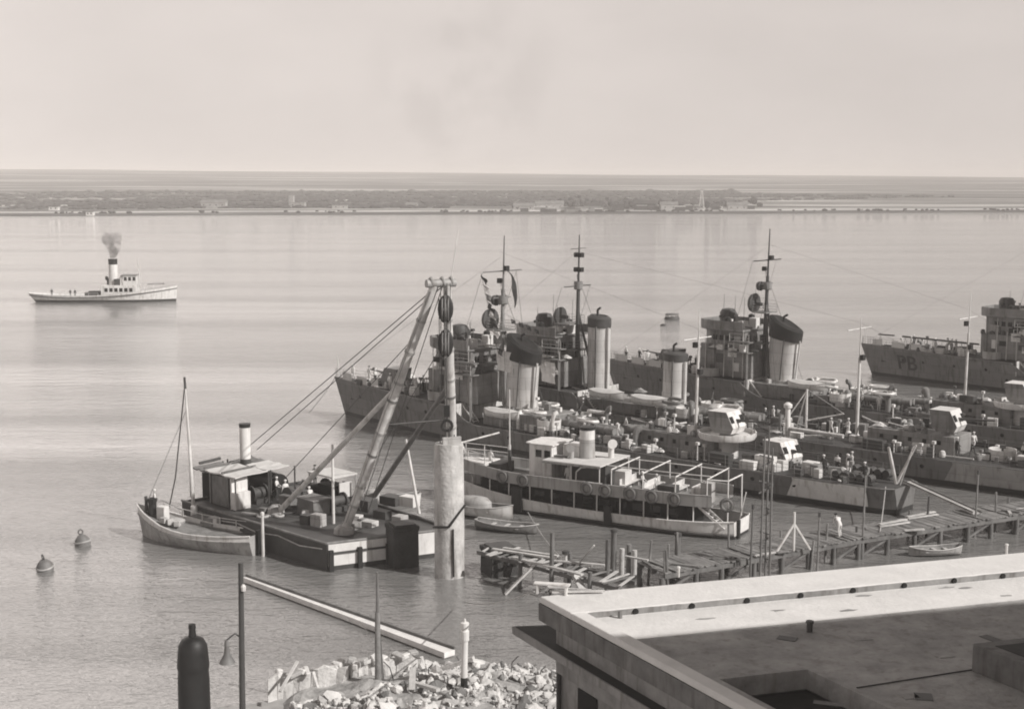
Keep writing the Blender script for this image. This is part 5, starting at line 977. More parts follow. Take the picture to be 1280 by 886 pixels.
k = MB(); k.tube((mu, mv, .7), (mu - .35, mv + .1, 6), .16, .12, 10); k.tube((mu - .35, mv + .1, 6), (mu - .75, mv + .2, 11.6), .12, .05, 10); k.build('mast', 'spar', lug, smooth=40)
MB().lathe((mu, mv, .68), [(.28, 0), (.26, 1.3), (.17, 1.4)], 10).build('mast_partner', 'white', lug); MB().tube((mu - .72, mv + .2, 11.0), (mu - .78, mv + .2, 11.9), .09, n=6).build('mast_truck', 'dark', lug)
k = MB(); k.path([(mu - .74, mv + .2, 11.4), (mu - 1.9, mv + .1, 4), (mu - 2.6, mv, 1.4)], .05, 5); k.path([(mu - .6, mv + .2, 9.5), (.3, 0, 2.2)], .02, 4); k.build('forestay', 'rope', lug)
k = MB(); k.box((mu + 1.6, mv - .2, 1.15), (2.2, 1.6, .75)); k.build('hatch', 'mid_timber', lug, bevel=.04); MB().box((mu + 2.6, mv - .2, 1.2), (.9, 1.5, .7)).build('hatch_cover', 'canvas', lug, bevel=.04); MB().box((1.9, .2, 1.9), (.8, .6, 1.0)).build('companionway', 'white', lug, bevel=.04)
k = MB(); k.tube((.35, .1, 1.9), (.3, .1, 3.0), .12, n=8); k.build('bitts', 'dark', lug); MB().lathe((.95, .1, 1.7), [(.35, 0), (.3, .8), (.4, 1.2), (.1, 1.3)], 10).build('windlass', 'black', lug)
railing(lug, [(u * LL, lsec(u)[2] * .93, lsec(u)[1] - .05) for u in (.12, .25, .4, .55, .7, .85)], .6, .04, 'rail', 'spar', 1)
MB().box((LL + .05, -.1, .8), (.14, .5, 2.0)).build('rudder', 'black', lug); MB().lathe((3.3, .3, 1.3), [(.5, 0), (.55, .15), (.3, .3)], 12).build('rope_coil', 'pale_rope', lug); k = MB()
for i in range(3): k = MB(); k.box((2.6 + i * .5, -.5 + .2 * i, 1.55 - .1 * i), (.5, .4, .4), rz=i); k.build('fish_crate', 'pale_timber', lug)
person(A_ + Vector((math.cos(LH), math.sin(LH), 0)) * .9 + Vector((.2, .3, 1.75)), 2, 'stand', 'mixed', 'boatman standing in the bow of the sailing lugger', None, 'cloth_white')
k = empty('mooring_post', at(329, 695), 0, 'thin pale mooring post at the stern of the sailing lugger', 'post'); MB().tube((0, 0, -1), (0, .05, 3.0), .12, .1, 8).build('shaft', 'spar', k); MB().lathe((0, .05, 3.0), [(.14, 0), (.14, .2), (.05, .26)], 8).build('cap', 'white', k)

# ------------------------------------------------------------------ piles, buoys and floats
cp_ = at(562, 719); e = empty('concrete_pillar', cp_, 0, 'tall round white concrete pillar standing in the water beneath the crane hook', 'pillar')
k = MB(); k.lathe((0, 0, 0), [(1.02, -1), (1.02, 5), (.99, 9.05), (.93, 9.2)], 32); k.build('shaft', 'concrete', e, smooth=40)
k = MB(); k.path([(1.06 * math.cos(a), 1.06 * math.sin(a), 3.4 + 1.5 * max(0, math.cos(a)) + .25 * abs(math.sin(a))) for a in [math.pi + i * math.pi / 12 for i in range(13)]], .09, 6); k.path([(.3, -1.05, 3.5), (.32, -1.05, .2)], .06, 5); k.build('cable', 'black', e)
MB().box((.2, -.2, 9.4), (1.3, .25, .5), rz=.4).build('top_plate', 'hull_light', e); MB().tube((.5, .2, 9.1), (3.4, 1.2, 9.7), .06, n=6).build('top_rail', 'white', e)
for i in range(5): MB().tube((-.6 + .3 * i, .3 * math.sin(i * 2), 9.1), (-.6 + .3 * i + .08, .3 * math.sin(i * 2), 9.8 + .3 * (i % 3)), .035, n=5).build('iron_bar', 'dark', e)
for (px, py, w_, h_, lab) in ((503, 706, 1.85, 2.95, 'square black pile standing in front of the white end of the crane barge'), (624, 716, 2.0, 1.9, 'square black pile under the left end of the broken timber jetty')):
    e = empty('dark_pile', at(px, py), R(24), lab, 'pile', 'square black piles'); k = MB(); k.rings([[(a * w_ / 2 * s, b * w_ / 2 * s, z) for a, b in ((-1, -1), (1, -1), (1, 1), (-1, 1))] for z, s in ((-1.2, 1.0), (h_ - .35, .98), (h_ - .3, 1.05), (h_, 1.04))]); k.build('shaft', 'dark_concrete', e, bevel=.04)
    MB().box((0, 0, h_ + .05), (w_ * .8, w_ * .8, .12)).build('cap', 'dark', e)
def buoy(P, rz, lab, tilt):
    e = empty('mooring_buoy', P, rz, lab, 'buoy', 'round mooring buoys'); e.rotation_euler = (tilt, -tilt, rz)
    k = MB(); k.lathe((0, 0, 0), [(.25, -.5), (.5, -.25), (.58, .1), (.52, .45), (.3, .72), (.12, .82)], 18); k.build('float', 'steel', e, smooth=40); MB().torus((0, 0, .25), (0, 0, 1), .57, .07, 20, 6).build('rubbing_band', 'hull_light', e, smooth=40); k = MB(); k.torus((0, 0, 1.0), (1, .3, 0), .17, .045, 12, 5); k.build('mooring_ring', 'dark', e)
buoy(at(57, 712), .4, 'round mooring buoy nearest the left edge of the water', .16); buoy(at(104, 681), 2.0, 'round mooring buoy closer to the sailing lugger', -.14)
e = empty('mooring_float', at(840, 399), .1, 'dark two-tiered mooring raft alone on the open water beyond the warships', 'raft')
MB().lathe((0, 0, 0), [(1.45, -.4), (1.5, .3), (1.4, .42)], 16, 1, .7).build('drum', 'dark', e, smooth=40); k = MB()
for a in range(8): k.tube((1.2 * math.cos(a * .785), .8 * math.sin(a * .785), .35), (1.2 * math.cos(a * .785), .8 * math.sin(a * .785), .9), .06, n=5)
k.build('stanchion', 'dark', e); MB().lathe((0, 0, .85), [(1.3, 0), (1.35, .2), (1.1, .28)], 16, 1, .7).build('top_tier', 'steel', e)
e = empty('mooring_float', at(829, 407), .1, 'tiny dark float just left of the two-tiered mooring raft', 'raft'); MB().lathe((0, 0, 0), [(.5, -.3), (.55, .2), (.2, .35)], 10).build('drum', 'dark', e)
bt_ = empty('launch', at(600, 648), FF.a + math.pi, 'small white cabin launch lying between the pillar and the ferry', 'boat'); 
bpy.data.objects.remove(bt_)
lb = boat(at(598, 646), FF.a + math.pi, 6.4, 2.1, 1.0, 'small white cabin launch lying between the pillar and the ferry', 'boat', None, 'white', name='cabin_launch')
k = MB(); k.lathe((.3, 0, .75), [(1.0, 0), (.98, .55), (.75, .85), (.3, .95)], 16, 1.5, .8); k.build('cabin', 'hull_light', lb, smooth=50)
lb2 = boat(at(634, 664), FF.a + math.pi + .15, 5.2, 1.6, .6, 'grey rowing boat lying in front of the cabin launch', 'boat', None, 'super')
boat(at(1168, 694), R(8), 3.9, 1.35, .55, 'small pale dinghy floating beside the timber pier at the right', 'boat', None, 'hull_light', name='dinghy')
boat(at(488, 640) + Vector((0, 3, 0)), R(20), 4.6, 1.5, .6, 'small boat lying behind the crane barge beside the pillar', 'boat', None, 'white', name='dinghy')

# ------------------------------------------------------------------ broken timber jetty and the long pier
J0, J1 = at(612, 684, 1.9), at(790, 728, 1.7); jd = (J1 - J0).normalized(); jn = Vector((-jd.y, jd.x, 0)); JL = (J1 - J0).length
jt = empty('broken_jetty', (J0.x, J0.y, 0), 0, 'broken timber jetty of loose pale planks between the black pile and the roof', 'jetty'); rj = random.Random(9)
def jl(a, b, z): return jd * a + jn * b + Vector((0, 0, z))
for b in (-.9, .9): MB().bar(jl(-.3, b, 1.7), jl(JL * .97, b, 1.6), .2, .26).build('stringer', 'timber', jt)
for i in range(26):
    a = i * JL / 26 + rj.uniform(-.1, .1)
    if rj.random() < .25: continue
    t = rj.uniform(-.35, .35); k = MB(); k.bar(jl(a - t, -1.2 + rj.uniform(-.4, .3), 1.86 + rj.uniform(0, .08)), jl(a + t, 1.1 + rj.uniform(-.3, .4), 1.88 + rj.uniform(0, .1)), rj.uniform(.16, .26), .06); k.build('plank', rj.choice(['pale_timber', 'pale_timber', 'mid_timber', 'timber']), jt)
for a, b, c_, d in ((.6, -.4, 5.6, .5), (1.0, .3, 5.2, 1.0), (3.0, -1.0, 9.0, -1.3), (5.4, .2, 8.8, 1.4)): k = MB(); k.bar(jl(a, b, 2.0), jl(c_, d, 2.1), .28, .1); k.build('loose_plank', 'pale_timber', jt)
for a, b, h_ in ((3.6, -1.1, .7), (6.2, -1.0, 2.6), (6.1, 1.0, .8), (9.2, 1.0, 2.3), (9.3, -1.0, .6)): k = MB(); k.tube(jl(a, b, -1.2), jl(a + .1, b, 1.7 + h_), .17, .14, 8); k.build('pile', 'timber', jt, smooth=40)
k = MB(); k.bar(jl(5.0, -1.1, 2.0), jl(3.9, -2.9, .1), .22, .12); k.build('leaning_plank', 'pale_timber', jt); k = MB(); k.bar(jl(8.0, -.9, 2.0), jl(9.6, -1.6, .8), .5, .1); k.build('ramp_board', 'pale_timber', jt); k = MB(); k.bar(jl(7.2, .6, 2.0), jl(8.2, 1.0, 3.4), .2, .1); k.build('leaning_plank', 'pale_timber', jt)
for i, (px, py, tp, m_, lab) in enumerate([(766, 718, 3.2, 'timber', 'dark timber mooring post in front of the white ferry hull near the pale stump cluster'), (706, 736, 2.6, 'pale_timber', 'thin pale post rising from the broken jetty planks'), (846, 712, 2.6, 'timber', 'dark timber stump left of the tall lashed poles')]):
    e = empty('mooring_post', at(px, py), 0, lab, 'post'); MB().tube((0, 0, -1.2), (.05, 0, tp), .22 if m_ == 'timber' else .13, .2 if m_ == 'timber' else .1, 10).build('shaft', m_, e, smooth=40); MB().lathe((.05, 0, tp), [(.25, -.2), (.26, 0), (.1, .06)], 10).build('iron_band', 'dark', e)
e = empty('stump_cluster', at(783, 719), 0, 'cluster of three short bleached piles beside the broken jetty', 'piles')
for i, (x, y, h_) in enumerate(((-.35, 0, 1.9), (.15, .3, 2.1), (.5, -.1, 1.8))): MB().tube((x, y, -1.2), (x + .04, y, h_), .19, .17, 9).build('pile', 'pale_timber' if i != 1 else 'mid_timber', e, smooth=40)
P0, P1, P2 = at(832, 716, 1.6), at(1078, 672, 1.6), at(1330, 634, 1.6)
pier = empty('timber_pier', (P1.x, P1.y, 0), 0, 'long weathered timber pier on dark piles below the moored warships', 'pier')
pl = lambda P, z: Vector((P.x - P1.x, P.y - P1.y, z))
rr = random.Random(21); W_ = 3.1
for A2, B2 in ((P0, P1), (P1, P2)):
    d = (B2 - A2); ln = Vector((d.x, d.y, 0)).length; d = Vector((d.x, d.y, 0)).normalized(); nn = Vector((-d.y, d.x, 0)); nplk = int(ln / .27)
    k = MB()
    for i in range(nplk):
        if rr.random() < .04: continue
        a = (i + .5) * ln / nplk; c = pl(A2, 1.55) + d * a; e0, e1 = rr.uniform(-.12, .1), W_ + rr.uniform(-.1, .15); dz = rr.uniform(-.02, .03); k.cur = 0 if rr.random() < .6 else 1
        k.bar(c + nn * e0 + Vector((0, 0, dz)), c + nn * e1 + Vector((0, 0, dz)), .245, .08)
    k.build('decking', ['mid_timber', 'timber'], pier)
    for b in (.15, W_ / 2, W_ - .15): k = MB(); k.bar(pl(A2, 1.33) + nn * b, pl(A2, 1.33) + nn * b + d * ln, .24, .3); k.build('stringer', 'timber', pier)
    npl = max(2, int(ln / 2.4))
    for i in range(npl + 1):
        a = i * ln / npl
        for b in (.2, W_ - .3):
            c = pl(A2, 0) + d * (a + rr.uniform(-.2, .2)) + nn * b; k = MB(); k.tube(c + Vector((0, 0, -1.2)), c + Vector((rr.uniform(-.08, .08), 0, 1.25)), .21, .18, 9); k.build('pile', 'timber', pier, smooth=40)
        if i < npl and i % 2 == 0: c = pl(A2, 0) + d * a + nn * .2; k = MB(); k.bar(c + Vector((0, 0, .2)), c + d * (ln / npl) + Vector((0, 0, 1.2)), .12, .16); k.build('cross_brace', 'timber', pier)
for i in range(30):                                   # stakes and loose timbers about the pier
    t = rr.uniform(0, 1) ** 1.4; A2, B2 = (P0, P1) if rr.random() < .7 else (P1, P2); d = Vector((B2.x - A2.x, B2.y - A2.y, 0)); nn = Vector((-d.y, d.x, 0)).normalized(); c = pl(A2, 0) + d * t + nn * rr.choice([rr.uniform(-.1, .4), rr.uniform(W_ - .3, W_ + .2), rr.uniform(.3, W_)]); k = MB()
    if rr.random() < .5: k.tube(c + Vector((0, 0, -1.2)), c + Vector((rr.uniform(-.3, .3), 0, rr.uniform(1.9, 3.2))), .1, .08, 7); k.build('mooring_stake', rr.choice(['timber', 'mid_timber', 'dark']), pier, smooth=40)
    else: a_ = rr.uniform(0, 3.1); l_ = rr.uniform(1, 3); k.bar(c + Vector((0, 0, 1.66)), c + Vector((math.cos(a_) * l_, math.sin(a_) * l_ * .5, 1.7)), .22, .09); k.build('loose_timber', rr.choice(['pale_timber', 'mid_timber', 'timber', 'timber']), pier)
PZ = 1.6
pm = person(at(1049, 671, PZ), R(200), 'bend', 'white', 'man in white leaning forward on the timber pier beside the white tripod', None, 'hair', 1.05)
e = empty('tripod', at(992, 688, PZ), R(20), 'white timber tripod standing on the near edge of the timber pier', 'tripod'); MB().tube((0, 0, 0), (0, 0, 2.7), .09, .08, 8).build('post', 'white', e)
for a in (-1.25, 1.25): MB().bar((a, -.1 * a, 0), (0, 0, 1.9), .12, .12).build('leg', 'white', e)
lp = empty('lashed_poles', at(955, 706, PZ - .05), 0, 'tall dark bundle of lashed scaffold poles rising from the pier', 'poles')
for x, y, h_ in ((-.28, 0, 8.6), (.12, .25, 9.3), (.35, -.1, 7.9)): k = MB(); k.tube((x, y, -2.6), (x * .8 + .1, y, h_), .085, .06, 8); k.build('pole', 'steel', lp, smooth=40)
for i in range(9): k = MB(); z = .6 + i * .85; k.bar((-.45, 0, z), (.5, .1, z + (.5 if i % 2 else -.3)), .07, .09); k.build('cross_stick', 'timber', lp)
for (px, py, top, lab, m_) in ((1021, 706, 640, 'thin pole on the pier just right of the white tripod', 'mid_timber'), (1078, 672, 588, 'thin pole on the pier just right of the man in white', 'mid_timber'), (1219, 647, 588, 'thin pole on the pier at the foot of the long gangplank', 'mid_timber'), (938, 700, 630, 'dark pole standing close left of the lashed scaffold poles', 'timber')):
    P = at(px, py, PZ - .1); h_ = (py - top) / 1758 * P.y * 1.02; e = empty('pier_pole', P, 0, lab, 'pole'); MB().tube((0, 0, -1.5), (.1, 0, h_), .09, .06, 7).build('shaft', m_, e, smooth=40); MB().tube((.1, 0, h_ - .2), (.1, 0, h_ + .1), .1, n=7).build('top_band', 'dark', e)
g0, g1 = at(1134, 603, 2.3), at(1222, 641, 1.75); e = empty('gangplank', (g0.x, g0.y, 0), 0, 'long pale gangplank reaching from the warship stern to the pier', 'gangplank')
k = MB(); k.bar((0, 0, 2.35), Vector((g1.x - g0.x, g1.y - g0.y, 1.7)), .8, .1); k.build('walkway', 'pale_timber', e); k = MB()
for s in (-.35, .35): k.bar((s, 0, 2.45), Vector((g1.x - g0.x + s, g1.y - g0.y, 1.8)), .06, .14)
k.build('side_rail', 'mid_timber', e)
for i, (px, py, sx, sz, m_, lab) in enumerate([(1115, 655, 2.8, .12, 'pale_timber', 'pale boards lying on the pier right of the man in white'), (1150, 645, 3.0, .1, 'pale_timber', 'pale boards lying on the pier below the gangplank')]):
    e = empty('board_pile', at(px, py, PZ + .02), R(28), lab, 'boards')
    for j in range(3): MB().box((.1 * j, -.3 + .3 * j, sz * (j % 2) + sz / 2), (sx, .25, sz * .7), rz=.06 * j).build('board', m_, e)

# ------------------------------------------------------------------ tug on the open water
T0, T1 = at(46, 377), at(220, 376); TL = (T1 - T0).length; tf = Frame((T1.x, T1.y), math.degrees(math.atan2(T0.y - T1.y, T0.x - T1.x)))
tug = empty('steam_tug', T1, tf.a, 'white steam tug under way on the open water with dark smoke above its funnel', 'tug')
k, b3 = MB(), MB(); U = [0, .02, .06, .12, .2, .3, .45, .6, .75, .88, .95, 1]
def tsec(u):
    b = 3.3 * (1 - max(0, 1 - u / .4) ** 2.2) * (1 - .75 * max(0, (u - .7) / .3) ** 2.4) + .05; zg = 1.45 + 2.0 * max(0, 1 - u / .7) ** 1.8 + .5 * max(0, (u - .75) / .25) ** 2; xo = -.4 * max(0, 1 - u / .2) + 1.6 * max(0, (u - .9) / .1) * 1
    return [(-.8, b * .6, 0), (0, b * .85, 0), (.5, b * .88, xo * .3), (zg * .7, b * .97, xo * .7), (zg, b, xo)], zg, b
for sg in (-1, 1): G = [[(u * TL + xo, sg * y, z) for z, y, xo in tsec(u)[0]] for u in U]; k.sheet([g_[2:] for g_ in G]); b3.sheet([g_[:3] for g_ in G]); 
G = tsec(1)[0]; k.sheet([[(TL + xo, -y, z), (TL + xo, y, z)] for z, y, xo in G[2:]]); h = k.build('hull', 'white', tug, smooth=50); b3.build('boot_topping', 'boot', h)
k = MB()
for sg in (-1, 1): k.path([(u * TL + tsec(u)[0][4][2] * .9, sg * (tsec(u)[2] + .05), tsec(u)[1] * .9 - .3) for u in U], .09, 5)
k.build('rubbing_strake', 'dark', h)
MB().sheet([[(u * TL, -tsec(u)[2] * .97, tsec(u)[1] - .5), (u * TL, tsec(u)[2] * .97, tsec(u)[1] - .5)] for u in U]).build('deck', 'deck', tug)
txx = lambda px: tf.ax(px, 4)
k = MB(); xa_, xb_ = txx(172), txx(128); k.box(((xa_ + xb_) / 2, 0, 2.4), (xb_ - xa_, 3.8, 2.4)); dh = k.build('deckhouse', 'white', tug, bevel=.05); windows_row(dh, (xa_ + .6, 1.9, 2.6), (xb_ - .6, 1.9, 2.6), 6, .7, .8, (0, 1, 0), 'porthole')
k = MB(); k.box((txx(164), 0, 4.7), (3.0, 3.0, 2.2)); wh = k.build('wheelhouse', 'white', tug, bevel=.05); windows_row(wh, (txx(164) - 1.4, 1.5, 5.0), (txx(164) + 1.4, 1.5, 5.0), 3, .6, .8, (0, 1, 0)); MB().box((txx(164), 0, 5.9), (3.5, 3.5, .15)).build('roof', 'hull_light', wh)
f = txx(142); k = MB(); k.lathe((f, 0, 3.5), [(1.0, 0), (.95, 4.6)], 16); fu = k.build('funnel', 'white', tug, smooth=40); MB().lathe((f, 0, 3.5), [(.97, 4.6), (1.0, 5.8), (.7, 5.82)], 16).build('funnel_cap', 'black', fu, smooth=40)
MB().tube((txx(175), 0, 3.5), (txx(173), 0, 9.3), .13, .06, 8).build('mast', 'spar', tug); MB().box((txx(148), 0.9, 4.2), (1.3, 1, 1.5)).build('engine_skylight', 'dark', tug)
ventilator(tug, txx(152), 1.0, 3.5, 2.0, .3, 180, 'white'); ventilator(tug, txx(134), -1.0, 3.4, 1.6, .3, 0, 'dark')
MB().box((txx(119), .2, 1.7), (2.6, 1.6, 1.2)).build('towing_winch', 'dark', tug); MB().box((txx(110), -.4, 1.5), (1.6, 1.0, .9)).build('towing_bitts', 'dark', tug); railing(tug, [(txx(182), 2.0, 2.6), (txx(205), 1.3, 3.0)], 1.0, .05, 'bow_rail', 'white', 2); MB().tube((txx(185), .8, 3.7), (txx(206), .6, 3.9), .12, n=6).build('deck_spar', 'dark', tug)
railing(tug, [(txx(125), 2.4, 1.0), (txx(90), 2.5, .9), (txx(62), 1.9, 1.2)], 1.0, .04, 'rail', 'white', 2)
for px in (65, 88, 94): person(tf.w(txx(px), .5, tsec((txx(px)) / TL)[1] - .5), .5, 'stand', 'dark', 'man standing on the after deck of the white steam tug', 'men on the tug', 'cloth_dark')
sm = bpy.data.materials.new('smoke_cloud'); sm.use_nodes = True; nt = sm.node_tree
for n in list(nt.nodes):
    if n.type == 'BSDF_PRINCIPLED': nt.nodes.remove(n)
pv = nt.nodes.new('ShaderNodeVolumePrincipled'); pv.inputs['Color'].default_value = (.16, .155, .15, 1)
tg = nt.nodes.new('ShaderNodeTexCoord'); tn = nt.nodes.new('ShaderNodeTexNoise'); tn.inputs['Scale'].default_value = .8; tn.inputs['Detail'].default_value = 4; tr = nt.nodes.new('ShaderNodeMapRange'); tr.inputs['From Min'].default_value = .38; tr.inputs['From Max'].default_value = .62; tr.inputs['To Min'].default_value = .05; tr.inputs['To Max'].default_value = 1.0; nt.links.new(tg.outputs['Object'], tn.inputs['Vector']); nt.links.new(tn.outputs['Fac'], tr.inputs['Value']); tsx = nt.nodes.new('ShaderNodeSeparateXYZ'); nt.links.new(tg.outputs['Object'], tsx.inputs[0]); tz = nt.nodes.new('ShaderNodeMapRange'); tz.inputs['From Min'].default_value = 9.5; tz.inputs['From Max'].default_value = 15.0; tz.inputs['To Min'].default_value = 1.2; tz.inputs['To Max'].default_value = .12; nt.links.new(tsx.outputs['Z'], tz.inputs['Value']); tm = nt.nodes.new('ShaderNodeMath'); tm.operation = 'MULTIPLY'; nt.links.new(tr.outputs[0], tm.inputs[0]); nt.links.new(tz.outputs[0], tm.inputs[1]); nt.links.new(tm.outputs[0], pv.inputs['Density'])
nt.links.new(pv.outputs[0], [n for n in nt.nodes if n.type == 'OUTPUT_MATERIAL'][0].inputs['Volume'])
fw = tf.w(f, 0, 9.4); k = MB(); rg = []
for i in range(9):
    t = i / 8; c = fw + Vector((-.1 + .3 * t + .35 * math.sin(6 * t), 0, .1 + 5.6 * t)); rr_ = .65 + 2.3 * t - .9 * max(0, t - .8) / .2
    rg.append([c + Vector((rr_ * math.cos(2 * math.pi * j / 14) * (1 + .35 * noise.noise((j * .9, i * .7, 2))), rr_ * .8 * math.sin(2 * math.pi * j / 14), .5 * t * noise.noise((j * 1.3, i, 5)))) for j in range(14)])
k.rings(rg); tag(k.build('smoke', sm), kind='stuff')

# ------------------------------------------------------------------ near quay: building, rubble, poles
RZ = 10.0
RC, RR, RL_ = at(675, 745, RZ), at(1280, 690, RZ), at(905, 870, RZ)
ux_ = Vector((RR.x - RC.x, RR.y - RC.y, 0)).normalized(); uy_ = Vector((RL_.x - RC.x, RL_.y - RC.y, 0)).normalized()
bld = empty('flat_roofed_building', (RC.x, RC.y, 0), 0, 'low flat-roofed harbour building with a white raised parapet in the near right corner', 'building')
def rp2(a, b, z): return ux_ * a + uy_ * b + Vector((0, 0, z))
LX_, LY_ = 34.0, 26.0
def slab(a0, a1, b0, b1, z0, z1, name, m, bev=.0, par=None): k = MB(); k.rings([[rp2(a, b, z) for a, b in ((a0, b0), (a1, b0), (a1, b1), (a0, b1))] for z in (z0, z1)]); return k.build(name, m, par or bld, bevel=bev)
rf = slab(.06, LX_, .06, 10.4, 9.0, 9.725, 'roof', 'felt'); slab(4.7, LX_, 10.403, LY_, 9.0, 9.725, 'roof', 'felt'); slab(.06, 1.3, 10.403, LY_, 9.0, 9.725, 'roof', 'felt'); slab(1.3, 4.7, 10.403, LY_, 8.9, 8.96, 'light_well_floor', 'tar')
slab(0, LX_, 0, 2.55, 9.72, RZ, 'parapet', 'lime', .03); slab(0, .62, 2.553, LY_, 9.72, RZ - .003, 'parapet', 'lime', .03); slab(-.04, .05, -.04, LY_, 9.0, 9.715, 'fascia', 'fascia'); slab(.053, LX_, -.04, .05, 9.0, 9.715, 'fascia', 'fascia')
# rendered inner face of the parapet with dark drain holes
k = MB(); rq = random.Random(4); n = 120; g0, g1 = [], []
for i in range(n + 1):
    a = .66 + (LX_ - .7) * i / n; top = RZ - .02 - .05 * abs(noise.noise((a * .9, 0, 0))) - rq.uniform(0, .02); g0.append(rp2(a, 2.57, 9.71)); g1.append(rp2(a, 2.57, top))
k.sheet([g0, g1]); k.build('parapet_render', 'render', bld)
slab(.64, LX_, 2.6, 5.5, 9.715, 9.735, 'limewashed_strip', 'lime')  # roof's sunlit band, its light painted in as a paler strip
for i in range(12):
    k = MB(); c = rp2(2.7 + i * 2.45, 2.58, 9.83); k.tube(c - uy_ * .03, c + uy_ * .05, .13, n=10); k.build('drain_hole', 'opening', bld)
slab(.45, LX_, .5, LY_, 6.9, 8.9, 'wall', 'render'); slab(-1.25, LX_, -.35, LY_, 8.1, 8.38, 'lower_eave', 'concrete', .03) if False else None
lo_ = at(642, 783, 8.1); la = Vector((lo_.x - RC.x, lo_.y - RC.y, 0))
wn0 = Vector((uy_.y, -uy_.x, 0)); wn0 = wn0 if wn0.dot(ux_) < 0 else -wn0
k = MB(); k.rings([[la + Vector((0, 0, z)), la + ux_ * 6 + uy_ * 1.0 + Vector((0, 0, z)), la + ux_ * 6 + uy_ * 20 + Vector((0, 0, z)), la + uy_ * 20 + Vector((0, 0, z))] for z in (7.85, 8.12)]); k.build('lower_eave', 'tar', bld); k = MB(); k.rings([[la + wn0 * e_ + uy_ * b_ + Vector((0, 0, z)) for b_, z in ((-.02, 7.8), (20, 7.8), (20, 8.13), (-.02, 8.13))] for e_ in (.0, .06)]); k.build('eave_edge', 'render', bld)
wa = la + ux_ * 1.15 + uy_ * 1.6
k = MB(); k.rings([[wa + Vector((0, 0, z)), wa + ux_ * 30 + Vector((0, 0, z)), wa + ux_ * 30 + uy_ * 22 + Vector((0, 0, z)), wa + uy_ * 22 + Vector((0, 0, z))] for z in (1.5, 7.85)]); k.build('lower_wall', 'render', bld)
wn = Vector((uy_.y, -uy_.x, 0)); wn = wn if wn.dot(ux_) < 0 else -wn
for i, b in enumerate((2.0, 5.2, 8.4)):
    c = wa + uy_ * (b + .5) + wn * .03; k = MB(); k.rings([[c + uy_ * s * .75 + Vector((0, 0, z)) + wn * e_ for s, z in ((-1, 3.2), (1, 3.2), (1, 6.4), (-1, 6.4))] for e_ in (-.05, .02)]); k.build('opening', 'opening', bld)
k = MB(); k.tube(wa + wn * .12 + uy_ * .3 + Vector((0, 0, 1.6)), wa + wn * .12 + uy_ * .3 + Vector((0, 0, 7.8)), .1, n=8); k.build('downpipe', 'dark', bld)
# roof furniture
def roof_box(px, py, a, b, h_, name, m, lab=None): P = at(px, py, 9.73); o_ = Vector((P.x - RC.x, P.y - RC.y, 0)); k = MB(); k.rings([[o_ + ux_ * x_ + uy_ * y_ + Vector((0, 0, z)) for x_, y_ in ((0, 0), (a, 0), (a, b), (0, b))] for z in (9.725, 9.73 + h_)]); return k.build(name, m, bld, bevel=.03)
rb = roof_box(1214, 838, 6, 7, 1.0, 'roof_hatch', 'fascia')
P_ = at(1214, 838, 9.73); o_ = Vector((P_.x - RC.x, P_.y - RC.y, 0)); k = MB(); k.rings([[o_ + ux_ * x_ + uy_ * y_ + Vector((0, 0, z)) for x_, y_ in ((.5, .5), (5.5, .5), (5.5, 6.5), (.5, 6.5))] for z in (10.70, 10.745)]); k.build('hatch_cover', 'tar', rb); roof_box(1240, 822, 5, 4, .02, 'hatch_well', 'opening') if False else None
P = at(1012, 789, 9.73); o_ = Vector((P.x - RC.x, P.y - RC.y, 9.72)); k = MB(); k.tube(o_, o_ + Vector((0, 0, .36)), .12, n=8); k.lathe(o_ + Vector((0, 0, .36)), [(.17, 0), (.15, .08)], 8); k.build('vent_pipe', 'dark', bld)
P = at(775, 772, 9.74); o_ = Vector((P.x - RC.x, P.y - RC.y, 9.73)); k = MB(); k.tube(o_, o_ + Vector((0, 0, .3)), .09, n=8); k.build('vent_pipe', 'steel', bld)
rz_ = random.Random(19)
for i in range(7):
    a, b = rz_.uniform(1, 26), rz_.uniform(2.8, 5.4); k = MB(); n_ = 9; k.add([rp2(a + rz_.uniform(.15, .5) * math.cos(6.283 * j / n_), b + rz_.uniform(.06, .2) * math.sin(6.283 * j / n_), 9.739) for j in range(n_)], [tuple(range(n_))]); k.build('bare_patch', 'render' if i % 2 else 'felt', bld)
k = MB(); k.path([rp2(5.0, 12.6, 9.74), rp2(20, 11.4, 9.74)], .03, 5); k.build('roof_cable', 'black', bld)
rt = random.Random(8)
for i in range(10): k = MB(); k.cur = 0; a, b = rt.uniform(2, 20), rt.uniform(7, 14); k.box(rp2(a, b, 9.735), (rt.uniform(.4, 1.6), rt.uniform(.2, .8), .025), rz=rt.uniform(0, 3)); k.build('felt_patch', 'dark' if i % 2 else 'felt', bld)
# clutter lying on the parapet corner
e = empty('trestle_bench', at(690, 742, RZ) + Vector((0, 0, .0)), R(-14), 'small white trestle bench on the corner of the flat roof parapet', 'bench')
MB().box((0, 0, .42), (1.5, .34, .06)).build('seat', 'white', e)
for s in (-.6, .6): MB().box((s, 0, .2), (.08, .3, .4)).build('leg', 'white', e)
e = empty('timber_heap', at(705, 741, RZ), R(-10), 'pale boards heaped on the parapet beside the white trestle bench', 'boards')
for j in range(4): MB().box((.2 * j, .45 - .16 * j, .05 + .06 * (j % 2)), (1.6 + .2 * j, .14, .06), rz=.15 * j - .2).build('board', 'pale_timber', e)
e = empty('parapet_post', at(848, 721, RZ), 0, 'short white post on the outer edge of the roof parapet', 'post'); MB().tube((0, 0, 0), (0, 0, .42), .06, n=8).build('shaft', 'white', e); MB().lathe((0, 0, .4), [(.09, 0), (.07, .07)], 8).build('knob', 'white', e)
